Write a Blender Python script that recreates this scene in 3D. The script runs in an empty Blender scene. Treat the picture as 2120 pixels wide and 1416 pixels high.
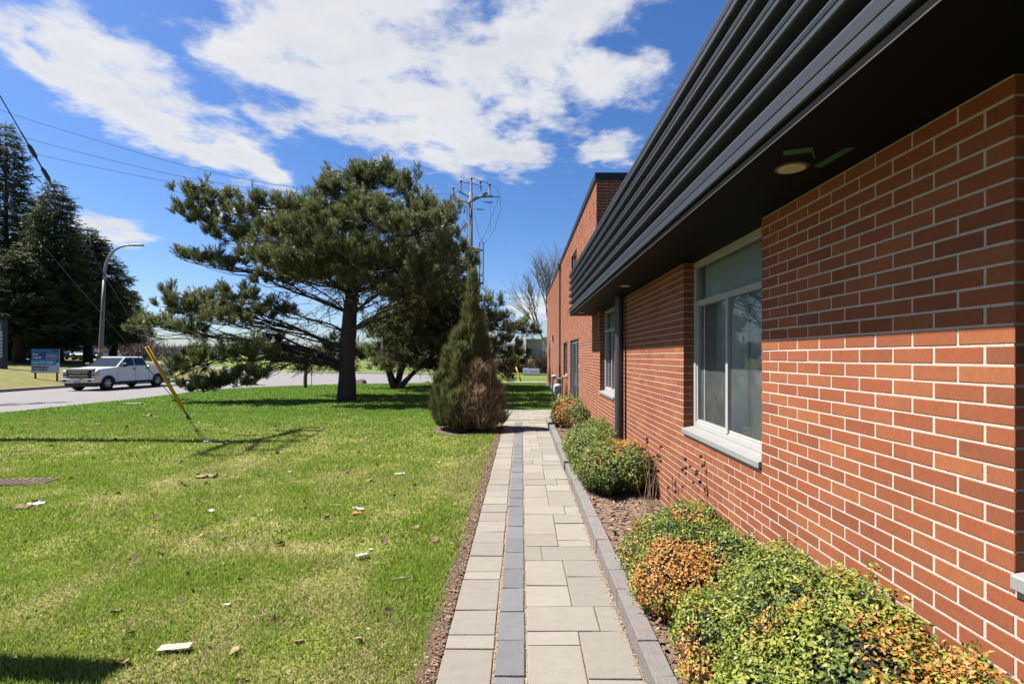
import bpy, bmesh, math, random
import numpy as np
from mathutils import Vector, Matrix

# ------------------------------------------------------------------ camera, sky, sun, exposure
SC = bpy.context.scene
F, VX, VY, HC = 1000.0, 1080.0, 738.0, 1.7          # focal length and vanishing point in photo pixels, eye height
cam_d = bpy.data.cameras.new('camera'); cam = bpy.data.objects.new('camera', cam_d)
SC.collection.objects.link(cam); SC.camera = cam
cam.location = (0, 0, HC); cam.rotation_euler = (math.pi/2, 0, 0)
cam_d.sensor_width = 36; cam_d.lens = 36*F/2120
cam_d.shift_x = -(VX-1060)/2120; cam_d.shift_y = (VY-708)/2120
cam_d.clip_start = 0.05; cam_d.clip_end = 5000

EXPOSURE, SKY, SUN = 1.82, 0.05, 5.0
ELEV, AZ = math.radians(58.0), math.radians(4.0)    # sun stands towards -X, a little towards +Y
SC.view_settings.view_transform = 'Standard'; SC.view_settings.look = 'None'
SC.view_settings.exposure = EXPOSURE; SC.view_settings.gamma = 1
SC.view_settings.use_curve_mapping = False
SC.render.engine = 'CYCLES'
SC.cycles.use_denoising = True
SC.cycles.max_bounces = 6; SC.cycles.diffuse_bounces = 1; SC.cycles.glossy_bounces = 3
SC.cycles.transparent_max_bounces = 12; SC.cycles.caustics_reflective = False; SC.cycles.caustics_refractive = False
sdir = Vector((-math.cos(ELEV)*math.cos(AZ), math.cos(ELEV)*math.sin(AZ), math.sin(ELEV)))
sl = bpy.data.lights.new('sun', 'SUN'); sun = bpy.data.objects.new('sun', sl); SC.collection.objects.link(sun)
sl.energy = SUN; sl.angle = math.radians(0.5); sl.color = (1.0, 0.955, 0.88)
sun.rotation_euler = sdir.to_track_quat('Z', 'Y').to_euler(); sun.location = (-20, 5, 40)

def dirp(x, y):
    a, b = (x-VX)/F, (VY-y)/F
    n = math.sqrt(a*a+1+b*b)
    return np.array((a/n, 1/n))/(b/n+0.06)

def build_world():
    w = bpy.data.worlds.new('World'); SC.world = w; w.use_nodes = True
    nt = w.node_tree; nt.nodes.clear(); N, L = nt.nodes, nt.links
    def new(t, **k):
        n = N.new(t)
        for a, v in k.items(): setattr(n, a, v)
        return n
    def put(sock, v):
        if isinstance(v, bpy.types.NodeSocket): L.new(v, sock)
        else: sock.default_value = v
    def m(op, a, b=0.0, c=0.0, clamp=False):
        n = new('ShaderNodeMath', operation=op, use_clamp=clamp)
        put(n.inputs[0], a); put(n.inputs[1], b); put(n.inputs[2], c); return n.outputs[0]
    def v(op, a, b=(0, 0, 0)):
        n = new('ShaderNodeVectorMath', operation=op)
        put(n.inputs[0], a); put(n.inputs[1], b)
        return n.outputs['Value'] if op == 'DOT_PRODUCT' else n.outputs[0]
    sky = new('ShaderNodeTexSky', sky_type='NISHITA', sun_disc=False)
    sky.sun_elevation = ELEV; sky.sun_rotation = math.atan2(sdir.x, sdir.y)
    sky.altitude = 100; sky.air_density = 1.0; sky.dust_density = 0.9; sky.ozone_density = 2.2
    tc = new('ShaderNodeTexCoord')
    sp = new('ShaderNodeSeparateXYZ'); L.new(tc.outputs['Generated'], sp.inputs[0])
    zz = m('ADD', m('MAXIMUM', sp.outputs[2], 0.0), 0.06)
    cb = new('ShaderNodeCombineXYZ')
    L.new(m('DIVIDE', sp.outputs[0], zz), cb.inputs[0]); L.new(m('DIVIDE', sp.outputs[1], zz), cb.inputs[1])
    p = cb.outputs[0]
    def noise(vec, scale, detail, rough, dist=0.0):
        n = new('ShaderNodeTexNoise', noise_dimensions='3D')
        L.new(vec, n.inputs['Vector']); n.inputs['Scale'].default_value = scale; n.inputs['Detail'].default_value = detail
        n.inputs['Roughness'].default_value = rough; n.inputs['Distortion'].default_value = dist
        return n.outputs['Fac']
    # a slow warp so that the cloud banks get ragged outlines
    wn = new('ShaderNodeTexNoise'); L.new(p, wn.inputs['Vector']); wn.inputs['Scale'].default_value = 2.0; wn.inputs['Detail'].default_value = 3
    wv = v('MULTIPLY', v('SUBTRACT', wn.outputs['Color'], (0.5, 0.5, 0.5)), (0.42, 0.42, 0.0))
    pw = v('ADD', p, wv)
    # cloud banks: centre, end of first axis, end of second axis (photo pixels, turned into directions)
    banks = [((850, 215), (1150, 330), (960, -40)), ((700, 40), (1010, 20), (690, 190)), ((1120, 60), (1350, 40), (1110, 240)),
             ((1010, 285), (1165, 300), (1000, 370)), ((560, 150), (380, 90), (600, 60)),
             ((330, 250), (545, 378), (395, 165)), ((190, 130), (270, 190), (215, 95)), ((500, 320), (610, 390), (540, 270)),
             ((40, 85), (115, 130), (70, 20)), ((1255, 315), (1335, 320), (1250, 262)), ((240, 478), (330, 500), (240, 446)),
             ((1250, 170), (1380, 190), (1260, 100)), ((470, 430), (600, 432), (470, 408)), ((1110, 640), (1040, 640), (1110, 600))]
    mask = None
    for c, e1, e2 in banks:
        pc = dirp(*c); M = np.linalg.inv(np.stack([dirp(*e1)-pc, dirp(*e2)-pc], 1))
        d = v('SUBTRACT', pw, (pc[0], pc[1], 0))
        q1 = v('DOT_PRODUCT', d, (M[0, 0], M[0, 1], 0)); q2 = v('DOT_PRODUCT', d, (M[1, 0], M[1, 1], 0))
        r2 = m('MULTIPLY_ADD', q1, q1, m('MULTIPLY', q2, q2))
        k = m('SUBTRACT', 1.0, m('SQRT', r2))
        mask = k if mask is None else m('MAXIMUM', mask, k)
    gen = m('SUBTRACT', m('MULTIPLY', noise(p, 0.55, 2, 0.5), 3.0), 2.15)   # scattered clouds over the rest of the sky
    mask = m('MAXIMUM', m('MAXIMUM', mask, gen), -1.2)
    mask = m('MINIMUM', mask, 0.62)
    f1 = noise(v('ADD', p, v('MULTIPLY', wv, (0.25, 0.25, 0.0))), 4.6, 12, 0.62, 0.0)
    dens = m('ADD', m('MULTIPLY', mask, 0.92), m('MULTIPLY_ADD', f1, 2.3, -1.20))
    mr = new('ShaderNodeMapRange', interpolation_type='SMOOTHSTEP')
    L.new(dens, mr.inputs[0]); mr.inputs[1].default_value = -0.12; mr.inputs[2].default_value = 0.52
    alpha = m('MULTIPLY', mr.outputs[0], 0.97)
    # darker cores, whiter rims
    f2 = noise(v('ADD', pw, (0.05, 0.11, 3.0)), 2.2, 7, 0.58)
    sh = m('MULTIPLY', m('MULTIPLY_ADD', dens, 0.5, m('MULTIPLY_ADD', f2, 1.7, -0.80)), 1.0, clamp=True)
    cw = 1.0/(SKY*2**EXPOSURE)
    cm = new('ShaderNodeMix', data_type='RGBA'); put(cm.inputs['Factor'], sh)
    cm.inputs[6].default_value = (0.88*cw, 0.885*cw, 0.90*cw, 1); cm.inputs[7].default_value = (0.60*cw, 0.63*cw, 0.71*cw, 1)
    mx = new('ShaderNodeMix', data_type='RGBA'); put(mx.inputs['Factor'], alpha)
    tint = new('ShaderNodeMix', data_type='RGBA', blend_type='MULTIPLY'); tint.inputs['Factor'].default_value = 1
    hsv = new('ShaderNodeHueSaturation'); hsv.inputs['Saturation'].default_value = 1.22; L.new(sky.outputs[0], hsv.inputs['Color'])
    L.new(hsv.outputs[0], tint.inputs[6]); tint.inputs[7].default_value = (0.66, 0.74, 0.92, 1)
    L.new(tint.outputs[2], mx.inputs[6]); L.new(cm.outputs[2], mx.inputs[7])
    bg = new('ShaderNodeBackground'); bg.inputs['Strength'].default_value = SKY; L.new(mx.outputs[2], bg.inputs['Color'])
    out = new('ShaderNodeOutputWorld'); L.new(bg.outputs[0], out.inputs[0])
build_world()

# ------------------------------------------------------------------ helpers
random.seed(7); RNG = np.random.default_rng(11)
COL = SC.collection
R = math.radians
def uni(a, b): return random.uniform(a, b)
def P(x, y, D): return Vector(((x-VX)/F*D, D, HC+(VY-y)/F*D))       # photo pixel at distance D

def tag(o, label=None, cat=None, group=None, kind=None):
    if label: o['label'] = label
    if cat: o['category'] = cat
    if group: o['group'] = group
    if kind: o['kind'] = kind
    return o
def root(name, loc, label, cat, group=None, rz=0.0):
    o = bpy.data.objects.new(name, None); COL.objects.link(o)
    o.location = loc; o.rotation_euler = (0, 0, rz); o.empty_display_size = 0.2
    return tag(o, label, cat, group)
def attach(o, parent, world=True):
    """parts are modelled in world coordinates (world) or in the thing's own coordinates"""
    if parent is None: return o
    o.parent = parent
    if world and parent.type == 'EMPTY':
        o.matrix_parent_inverse = Matrix.Translation(-Vector(parent.location))
    return o

class MB:
    def __init__(s): s.v = []; s.f = []
    def add(s, vs, fs):
        b = len(s.v); s.v += [tuple(q) for q in vs]; s.f += [tuple(i+b for i in f) for f in fs]; return s
    def box(s, x0, x1, y0, y1, z0, z1):
        return s.add([(x0, y0, z0), (x1, y0, z0), (x1, y1, z0), (x0, y1, z0), (x0, y0, z1), (x1, y0, z1), (x1, y1, z1), (x0, y1, z1)],
                     [(0, 3, 2, 1), (4, 5, 6, 7), (0, 1, 5, 4), (1, 2, 6, 5), (2, 3, 7, 6), (3, 0, 4, 7)])
    def cbox(s, c, d): return s.box(c[0]-d[0]/2, c[0]+d[0]/2, c[1]-d[1]/2, c[1]+d[1]/2, c[2]-d[2]/2, c[2]+d[2]/2)
    def tube(s, pts, rad, n=8, cap=True):
        pts = [Vector(p) for p in pts]; m = len(pts)
        rr = list(rad) if hasattr(rad, '__len__') else [rad]*m
        vs = []; fs = []; up = None
        for i, p in enumerate(pts):
            t = (pts[min(i+1, m-1)]-pts[max(i-1, 0)])
            t = t.normalized() if t.length > 1e-9 else Vector((0, 0, 1))
            if up is None: up = Vector((0, 0, 1)) if abs(t.z) < 0.9 else Vector((1, 0, 0))
            a = t.cross(up); a = a.normalized() if a.length > 1e-6 else t.orthogonal().normalized()
            b = a.cross(t).normalized(); up = b
            for k in range(n):
                an = 2*math.pi*k/n; vs.append(p+(a*math.cos(an)+b*math.sin(an))*rr[i])
        for i in range(m-1):
            for k in range(n):
                fs.append((i*n+k, i*n+(k+1) % n, (i+1)*n+(k+1) % n, (i+1)*n+k))
        if cap: fs.append(tuple(range(n-1, -1, -1))); fs.append(tuple((m-1)*n+k for k in range(n)))
        return s.add(vs, fs)
    def prism(s, poly, axis, a, b):
        """polygon of 2-D points extruded along an axis from a to b"""
        n = len(poly)
        def mk(q, t):
            return {'x': (t, q[0], q[1]), 'y': (q[0], t, q[1]), 'z': (q[0], q[1], t)}[axis]
        vs = [mk(q, a) for q in poly]+[mk(q, b) for q in poly]
        fs = [tuple(range(n)), tuple(range(2*n-1, n-1, -1))]+[(i, i+n, (i+1) % n+n, (i+1) % n) for i in range(n)]
        return s.add(vs, fs)
    def lathe(s, prof, n=16, M=None, closed=False):
        vs = []; fs = []; m = len(prof)
        for i, (r, z) in enumerate(prof):
            for k in range(n):
                an = 2*math.pi*k/n; q = Vector((r*math.cos(an), r*math.sin(an), z)); vs.append(M @ q if M else q)
        for i in range(m-1):
            for k in range(n): fs.append((i*n+k, i*n+(k+1) % n, (i+1)*n+(k+1) % n, (i+1)*n+k))
        fs.append(tuple(range(n-1, -1, -1))); fs.append(tuple((m-1)*n+k for k in range(n)))
        return s.add(vs, fs)
    def quad(s, a, b, c, d): return s.add([a, b, c, d], [(0, 1, 2, 3)])
    def build(s, name, mat, parent=None, world=True, smooth=False, bevel=0.0, seg=1, fix=True, kind=None):
        me = bpy.data.meshes.new(name); me.from_pydata(s.v, [], s.f)
        if fix:
            bm = bmesh.new(); bm.from_mesh(me); bmesh.ops.recalc_face_normals(bm, faces=bm.faces); bm.to_mesh(me); bm.free()
        if smooth: me.shade_smooth()
        me.materials.append(MAT[mat] if isinstance(mat, str) else mat)
        o = bpy.data.objects.new(name, me); COL.objects.link(o)
        if bevel:
            md = o.modifiers.new('bevel', 'BEVEL'); md.width = bevel; md.segments = seg; md.limit_method = 'ANGLE'; md.angle_limit = R(40)
        attach(o, parent, world)
        if kind: o['kind'] = kind
        return o

def np_mesh(name, V, T, mat, col=None, parent=None, world=True, smooth=False):
    """V (n,3), T (m,k) faces of equal size, col (n,3) point colours"""
    me = bpy.data.meshes.new(name); n, (m, k) = len(V), T.shape
    me.vertices.add(n); me.vertices.foreach_set('co', np.asarray(V, np.float32).ravel())
    me.loops.add(m*k); me.loops.foreach_set('vertex_index', np.asarray(T, np.int32).ravel())
    me.polygons.add(m); me.polygons.foreach_set('loop_start', np.arange(0, m*k, k, dtype=np.int32))
    me.update(calc_edges=True)
    if col is not None:
        a = me.color_attributes.new('Col', 'FLOAT_COLOR', 'POINT')
        c = np.ones((n, 4), np.float32); c[:, :3] = col; a.data.foreach_set('color', c.ravel())
    me.shade_smooth() if smooth else me.shade_flat()
    me.materials.append(MAT[mat])
    o = bpy.data.objects.new(name, me); COL.objects.link(o); return attach(o, parent, world)

def frames(ax):
    """for axes (n,3): rotation matrices (n,3,3) whose z column is the axis, with random roll"""
    z = ax/np.maximum(np.linalg.norm(ax, axis=1, keepdims=True), 1e-9)
    h = RNG.normal(size=z.shape); x = h-(h*z).sum(1, keepdims=True)*z; x /= np.maximum(np.linalg.norm(x, axis=1, keepdims=True), 1e-9)
    y = np.cross(z, x); return np.stack([x, y, z], 2)
def scatter(tv, tf, pos, rot, scl, col):
    """merge copies of a template; tv (k,3) tf (t,f); returns V, T, C"""
    n, k = len(pos), len(tv); scl = np.asarray(scl, float)
    if scl.ndim == 1: scl = scl[:, None]
    V = np.einsum('nij,nkj->nki', rot, tv[None]*scl[:, None, :]*np.ones((n, 1, 3)))+pos[:, None, :]
    T = (tf[None]+(np.arange(n)*k)[:, None, None]).reshape(-1, tf.shape[1])
    C = np.repeat(col, k, axis=0); return V.reshape(-1, 3), T, C
def joinm(lst):
    Vs, Ts, Cs = [], [], []; b = 0
    for V, T, C in lst: Vs.append(V); Ts.append(T+b); Cs.append(C); b += len(V)
    return np.concatenate(Vs), np.concatenate(Ts), np.concatenate(Cs)
def hash2(ix, iy, s=0):
    h = np.sin(ix*127.1+iy*311.7+s*74.7)*43758.5453; return h-np.floor(h)
def vnoise(x, y, s=0):
    x = np.asarray(x, float); y = np.asarray(y, float)
    ix, iy = np.floor(x), np.floor(y); fx, fy = x-ix, y-iy; fx = fx*fx*(3-2*fx); fy = fy*fy*(3-2*fy)
    return (hash2(ix, iy, s)*(1-fx)+hash2(ix+1, iy, s)*fx)*(1-fy)+(hash2(ix, iy+1, s)*(1-fx)+hash2(ix+1, iy+1, s)*fx)*fy
def fbm(x, y, s=0, o=4): return sum(vnoise(x*2**i, y*2**i, s+i)*0.5**i for i in range(o))/sum(0.5**i for i in range(o))

# ------------------------------------------------------------------ materials
MAT = {}; ALB = 0.62
def pmat(name, col, rough=0.7, var=0.25, scale=12.0, bump=0.0, bscale=None, spec=0.4, metal=0.0, attr=False, rand=0.0, island=0.0,
         stretch=(1, 1, 1), transl=0.0, col2=None, coat=0.0, big=0.0):
    mt = bpy.data.materials.new(name); mt.use_nodes = True; nt = mt.node_tree; N, L = nt.nodes, nt.links
    b = N['Principled BSDF']; b.inputs['Roughness'].default_value = rough; b.inputs['Metallic'].default_value = metal
    b.inputs['Specular IOR Level'].default_value = spec; b.inputs['Coat Weight'].default_value = coat
    geo = N.new('ShaderNodeNewGeometry')
    mp = N.new('ShaderNodeMapping'); mp.inputs['Scale'].default_value = stretch; L.new(geo.outputs['Position'], mp.inputs['Vector'])
    def noise(sc, det=5, ro=0.6):
        n = N.new('ShaderNodeTexNoise'); n.inputs['Scale'].default_value = sc; n.inputs['Detail'].default_value = det
        n.inputs['Roughness'].default_value = ro; L.new(mp.outputs[0], n.inputs['Vector']); return n.outputs['Fac']
    def mth(op, a, c, d=0.0):
        n = N.new('ShaderNodeMath'); n.operation = op
        for i, q in enumerate((a, c, d)):
            if isinstance(q, bpy.types.NodeSocket): L.new(q, n.inputs[i])
            else: n.inputs[i].default_value = q
        return n.outputs[0]
    if attr:
        an = N.new('ShaderNodeAttribute'); an.attribute_name = 'Col'; base = an.outputs['Color']
    else:
        rg = N.new('ShaderNodeRGB'); rg.outputs[0].default_value = (*col, 1); base = rg.outputs[0]
    if col2 is not None:
        mx = N.new('ShaderNodeMix'); mx.data_type = 'RGBA'; L.new(base, mx.inputs[6]); mx.inputs[7].default_value = (*col2, 1)
        mr = N.new('ShaderNodeMapRange'); L.new(noise(scale*0.37, 6), mr.inputs[0]); mr.inputs[1].default_value = 0.42; mr.inputs[2].default_value = 0.62
        L.new(mr.outputs[0], mx.inputs['Factor']); base = mx.outputs[2]
    val = mth('MULTIPLY_ADD', noise(scale), 2*var*ALB, (1-var)*ALB)
    if big: val = mth('MULTIPLY', val, mth('MULTIPLY_ADD', noise(scale*0.06, 4), 2*big, 1-big))
    if rand:
        oi = N.new('ShaderNodeObjectInfo'); val = mth('MULTIPLY', val, mth('MULTIPLY_ADD', oi.outputs['Random'], 2*rand, 1-rand))
    if island:
        val = mth('MULTIPLY', val, mth('MULTIPLY_ADD', geo.outputs['Random Per Island'], 2*island, 1-island))
    hs = N.new('ShaderNodeHueSaturation'); L.new(base, hs.inputs['Color']); L.new(val, hs.inputs['Value']); L.new(hs.outputs[0], b.inputs['Base Color'])
    if bump:
        bp = N.new('ShaderNodeBump'); bp.inputs['Strength'].default_value = bump; bp.inputs['Distance'].default_value = 0.01
        L.new(noise(bscale or scale*3, 6), bp.inputs['Height']); L.new(bp.outputs[0], b.inputs['Normal'])
    if transl:
        tr = N.new('ShaderNodeBsdfTranslucent'); L.new(hs.outputs[0], tr.inputs['Color'])
        ms = N.new('ShaderNodeMixShader'); ms.inputs[0].default_value = transl
        L.new(b.outputs[0], ms.inputs[1]); L.new(tr.outputs[0], ms.inputs[2]); L.new(ms.outputs[0], N['Material Output'].inputs[0])
    MAT[name] = mt; return mt

def brick_mat():
    mt = bpy.data.materials.new('brick'); mt.use_nodes = True; nt = mt.node_tree; N, L = nt.nodes, nt.links
    b = N['Principled BSDF']; b.inputs['Roughness'].default_value = 0.85; b.inputs['Specular IOR Level'].default_value = 0.25
    geo = N.new('ShaderNodeNewGeometry'); oi = N.new('ShaderNodeObjectInfo')
    ad = N.new('ShaderNodeMath'); ad.operation = 'ADD'; L.new(geo.outputs['Random Per Island'], ad.inputs[0]); L.new(oi.outputs['Random'], ad.inputs[1])
    fr = N.new('ShaderNodeMath'); fr.operation = 'FRACT'; L.new(ad.outputs[0], fr.inputs[0])
    cr = N.new('ShaderNodeValToRGB'); L.new(fr.outputs[0], cr.inputs[0]); e = cr.color_ramp.elements
    e[0].position = 0; e[0].color = (0.1490, 0.0462, 0.0212, 1); e[1].position = 1; e[1].color = (0.2134, 0.0726, 0.0272, 1)
    for q, c in ((0.2, (0.1710, 0.0517, 0.0222, 1)), (0.5, (0.1874, 0.0539, 0.0212, 1)), (0.8, (0.1922, 0.0616, 0.0272, 1))):
        z = e.new(q); z.color = c
    mp = N.new('ShaderNodeMapping'); mp.inputs['Scale'].default_value = (1, 1, 0.25); L.new(geo.outputs['Position'], mp.inputs[0])
    n1 = N.new('ShaderNodeTexNoise'); n1.inputs['Scale'].default_value = 190; n1.inputs['Detail'].default_value = 4; L.new(mp.outputs[0], n1.inputs['Vector'])
    n2 = N.new('ShaderNodeTexNoise'); n2.inputs['Scale'].default_value = 2.3; n2.inputs['Detail'].default_value = 5; L.new(geo.outputs['Position'], n2.inputs['Vector'])
    n3 = N.new('ShaderNodeTexNoise'); n3.inputs['Scale'].default_value = 25; n3.inputs['Detail'].default_value = 6; L.new(geo.outputs['Position'], n3.inputs['Vector'])
    m1 = N.new('ShaderNodeMath'); m1.operation = 'MULTIPLY_ADD'; L.new(n1.outputs[0], m1.inputs[0]); m1.inputs[1].default_value = 0.5; m1.inputs[2].default_value = 0.55
    m2 = N.new('ShaderNodeMath'); m2.operation = 'MULTIPLY_ADD'; L.new(n2.outputs[0], m2.inputs[0]); m2.inputs[1].default_value = 0.35; m2.inputs[2].default_value = 0.82
    m3 = N.new('ShaderNodeMath'); m3.operation = 'MULTIPLY'; L.new(m1.outputs[0], m3.inputs[0]); L.new(m2.outputs[0], m3.inputs[1])
    m4 = N.new('ShaderNodeMath'); m4.operation = 'MULTIPLY_ADD'; L.new(n3.outputs[0], m4.inputs[0]); m4.inputs[1].default_value = 0.3; m4.inputs[2].default_value = 0.97
    m5 = N.new('ShaderNodeMath'); m5.operation = 'MULTIPLY'; L.new(m3.outputs[0], m5.inputs[0]); L.new(m4.outputs[0], m5.inputs[1])
    hs = N.new('ShaderNodeHueSaturation'); L.new(cr.outputs[0], hs.inputs['Color']); L.new(m5.outputs[0], hs.inputs['Value'])
    # pale mortar smears
    sm = N.new('ShaderNodeTexNoise'); sm.inputs['Scale'].default_value = 9; sm.inputs['Detail'].default_value = 8; L.new(geo.outputs['Position'], sm.inputs['Vector'])
    rr = N.new('ShaderNodeMapRange'); L.new(sm.outputs[0], rr.inputs[0]); rr.inputs[1].default_value = 0.70; rr.inputs[2].default_value = 0.80; rr.inputs[4].default_value = 0.35
    mx = N.new('ShaderNodeMix'); mx.data_type = 'RGBA'; L.new(rr.outputs[0], mx.inputs['Factor']); L.new(hs.outputs[0], mx.inputs[6]); mx.inputs[7].default_value = (0.23, 0.18, 0.15, 1)
    L.new(mx.outputs[2], b.inputs['Base Color'])
    bp = N.new('ShaderNodeBump'); bp.inputs['Strength'].default_value = 0.25; bp.inputs['Distance'].default_value = 0.002
    L.new(n1.outputs[0], bp.inputs['Height']); L.new(bp.outputs[0], b.inputs['Normal']); MAT['brick'] = mt
brick_mat()

def glass_mat(name, tint=(0.75, 0.82, 0.82), ior=1.5):
    mt = bpy.data.materials.new(name); mt.use_nodes = True; nt = mt.node_tree; N, L = nt.nodes, nt.links
    N.remove(N['Principled BSDF'])
    tr = N.new('ShaderNodeBsdfTransparent'); tr.inputs[0].default_value = (*tint, 1)
    gl = N.new('ShaderNodeBsdfGlossy'); gl.inputs['Roughness'].default_value = 0.01; gl.inputs[0].default_value = (1, 1, 1, 1)
    fr = N.new('ShaderNodeFresnel'); fr.inputs[0].default_value = ior
    df = N.new('ShaderNodeBsdfDiffuse'); df.inputs[0].default_value = (.42, .45, .44, 1); dm = N.new('ShaderNodeMixShader'); nz = N.new('ShaderNodeTexNoise'); nz.inputs['Scale'].default_value = 5; nz.inputs['Detail'].default_value = 8
    ng = N.new('ShaderNodeNewGeometry'); L.new(ng.outputs['Position'], nz.inputs['Vector']); mr = N.new('ShaderNodeMapRange'); L.new(nz.outputs[0], mr.inputs[0]); mr.inputs[3].default_value = .03; mr.inputs[4].default_value = .17; L.new(mr.outputs[0], dm.inputs[0]); L.new(tr.outputs[0], dm.inputs[1]); L.new(df.outputs[0], dm.inputs[2])   # dusty film
    ms = N.new('ShaderNodeMixShader'); L.new(fr.outputs[0], ms.inputs[0]); L.new(dm.outputs[0], ms.inputs[1]); L.new(gl.outputs[0], ms.inputs[2])
    L.new(ms.outputs[0], N['Material Output'].inputs[0]); MAT[name] = mt
glass_mat('window_glass', ior=1.55); 

pmat('mortar', (0.54, 0.475, 0.40), 0.95, 0.18, 60, 0.5, 200)
pmat('concrete', (0.28, 0.265, 0.24), 0.9, 0.2, 6, 0.3, 60)
pmat('soffit', (0.005, 0.005, 0.0055), 0.6, 0.2, 3, 0.0, spec=0.08)
pmat('rib_metal', (0.036, 0.040, 0.051), 0.42, 0.10, 3.0, 0.05, 5, spec=0.5, stretch=(6, 1, 6))
pmat('black_metal', (0.007, 0.0075, 0.009), 0.45, 0.2, 8)
pmat('edge_metal', (0.09, 0.085, 0.08), 0.5, 0.2, 8)
pmat('frame_metal', (0.42, 0.42, 0.40), 0.45, 0.15, 14, 0.05, spec=0.5)
pmat('sill_metal', (0.27, 0.27, 0.265), 0.45, 0.12, 9, 0.05, spec=0.5)
pmat('blue_frame', (0.26, 0.31, 0.37), 0.4, 0.1, 10)
pmat('lamp_lens', (0.62, 0.52, 0.36), 0.5, 0.15, 40)
pmat('green_tape', (0.02, 0.11, 0.03), 0.7, 0.2, 30)
pmat('interior', (0.50, 0.54, 0.53), 0.9, 0.06, 2)
pmat('interior_floor', (0.10, 0.10, 0.10), 0.9, 0.2, 8)
pmat('jamb_white', (0.85, 0.90, 0.89), 0.7, 0.04, 3)
pmat('blind', (0.80, 0.88, 0.87), 0.8, 0.05, 3)
pmat('paver', (0.245, 0.222, 0.190), 0.92, 0.16, 9, 0.55, 70, spec=0.2, rand=0.12, stretch=(1, 2.2, 1), big=0.10)
pmat('dark_paver', (0.150, 0.150, 0.156), 0.92, 0.22, 14, 0.7, 90, spec=0.2, rand=0.10)
pmat('kerb_stone', (0.185, 0.168, 0.158), 0.93, 0.24, 14, 0.8, 55, spec=0.2, rand=0.07)
pmat('joint_sand', (0.30, 0.22, 0.15), 1.0, 0.45, 50, 0.8, 120)
pmat('mulch', (0.17, 0.108, 0.072), 1.0, 0.45, 28, 1.0, 70)
pmat('mulch_chip', (0.2, 0.13, 0.09), 0.95, 0.2, 40, attr=True)
pmat('soil', (0.115, 0.072, 0.048), 1.0, 0.4, 30, 1.0, 80)
pmat('lawn', (0.21, 0.22, 0.05), 1.0, 0.35, 9, 0.8, 60, spec=0.1, col2=(0.27, 0.23, 0.10))
pmat('field', (0.115, 0.165, 0.030), 1.0, 0.25, 3, 0.6, 20, spec=0.1, col2=(0.135, 0.155, 0.045), big=0.12)
pmat('verge', (0.135, 0.135, 0.040), 1.0, 0.30, 5, 0.8, 40, spec=0.1, col2=(0.19, 0.165, 0.07), big=0.1)
pmat('earth', (0.11, 0.10, 0.06), 1.0, 0.3, 2)
pmat('asphalt', (0.185, 0.173, 0.175), 0.92, 0.10, 6, 0.35, 90, spec=0.25, big=0.07)
pmat('kerb', (0.30, 0.27, 0.24), 0.9, 0.2, 6, 0.3, 50)
pmat('grass_blade', (0.1, 0.2, 0.02), 0.6, 0.12, 3, spec=0.25, attr=True, transl=0.4)
pmat('leaf', (0.1, 0.2, 0.02), 0.5, 0.12, 20, spec=0.3, attr=True, transl=0.18)
pmat('needle', (0.1, 0.2, 0.02), 0.5, 0.15, 2, spec=0.4, attr=True, transl=0.22)
pmat('bark', (0.075, 0.060, 0.050), 0.95, 0.45, 9, 1.0, 22, stretch=(3, 3, 0.6))
pmat('dark_bark', (0.040, 0.032, 0.027), 0.95, 0.4, 10, 0.8, 24, stretch=(3, 3, 0.6))
pmat('twig', (0.10, 0.075, 0.06), 0.95, 0.3, 10)
pmat('pale_twig', (0.16, 0.13, 0.115), 0.95, 0.3, 6)
pmat('dry_stem', (0.30, 0.20, 0.12), 0.9, 0.3, 30)
pmat('seed_head', (0.035, 0.022, 0.016), 0.95, 0.4, 60, 0.8)
pmat('bush_core', (0.016, 0.018, 0.008), 1.0, 0.4, 30)
pmat('weathered_wood', (0.19, 0.17, 0.15), 0.9, 0.3, 8, 0.6, 30, stretch=(6, 6, 0.4))
pmat('brown_wood', (0.10, 0.075, 0.05), 0.9, 0.3, 8, 0.6, 30, stretch=(6, 6, 0.4))
pmat('lamp_steel', (0.17, 0.15, 0.14), 0.6, 0.15, 6)
pmat('galvanised', (0.24, 0.245, 0.26), 0.5, 0.15, 10, spec=0.5)
pmat('porcelain', (0.26, 0.24, 0.25), 0.35, 0.1, 10)
pmat('wire', (0.035, 0.04, 0.055), 0.6, 0.1, 5)
pmat('yellow_plastic', (0.60, 0.36, 0.012), 0.5, 0.12, 10, spec=0.4)
pmat('white_paint', (0.86, 0.88, 0.92), 0.28, 0.03, 3, spec=0.5, coat=0.6)
pmat('navy_paint', (0.010, 0.014, 0.028), 0.25, 0.1, 3, spec=0.5, coat=0.8)
pmat('silver_paint', (0.30, 0.31, 0.33), 0.3, 0.05, 3, metal=0.5, coat=0.5)
pmat('dark_paint', (0.02, 0.03, 0.04), 0.25, 0.1, 3, coat=0.8)
pmat('chrome', (0.72, 0.72, 0.74), 0.15, 0.03, 5, metal=1.0)
pmat('rim', (0.50, 0.50, 0.52), 0.3, 0.05, 5, metal=0.7)
pmat('tyre', (0.014, 0.014, 0.015), 0.85, 0.15, 30)
pmat('black_plastic', (0.012, 0.012, 0.013), 0.6, 0.15, 20)
pmat('car_glass', (0.008, 0.015, 0.018), 0.05, 0.1, 2, spec=0.5)
pmat('headlight', (0.55, 0.54, 0.50), 0.15, 0.15, 30, spec=0.8)
pmat('sign_blue', (0.006, 0.045, 0.22), 0.5, 0.04, 3)
pmat('sign_cyan', (0.012, 0.27, 0.56), 0.5, 0.04, 3)
pmat('sign_white', (0.50, 0.55, 0.66), 0.5, 0.04, 3)
pmat('sign_text', (0.62, 0.68, 0.80), 0.5, 0.0, 3)
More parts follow.
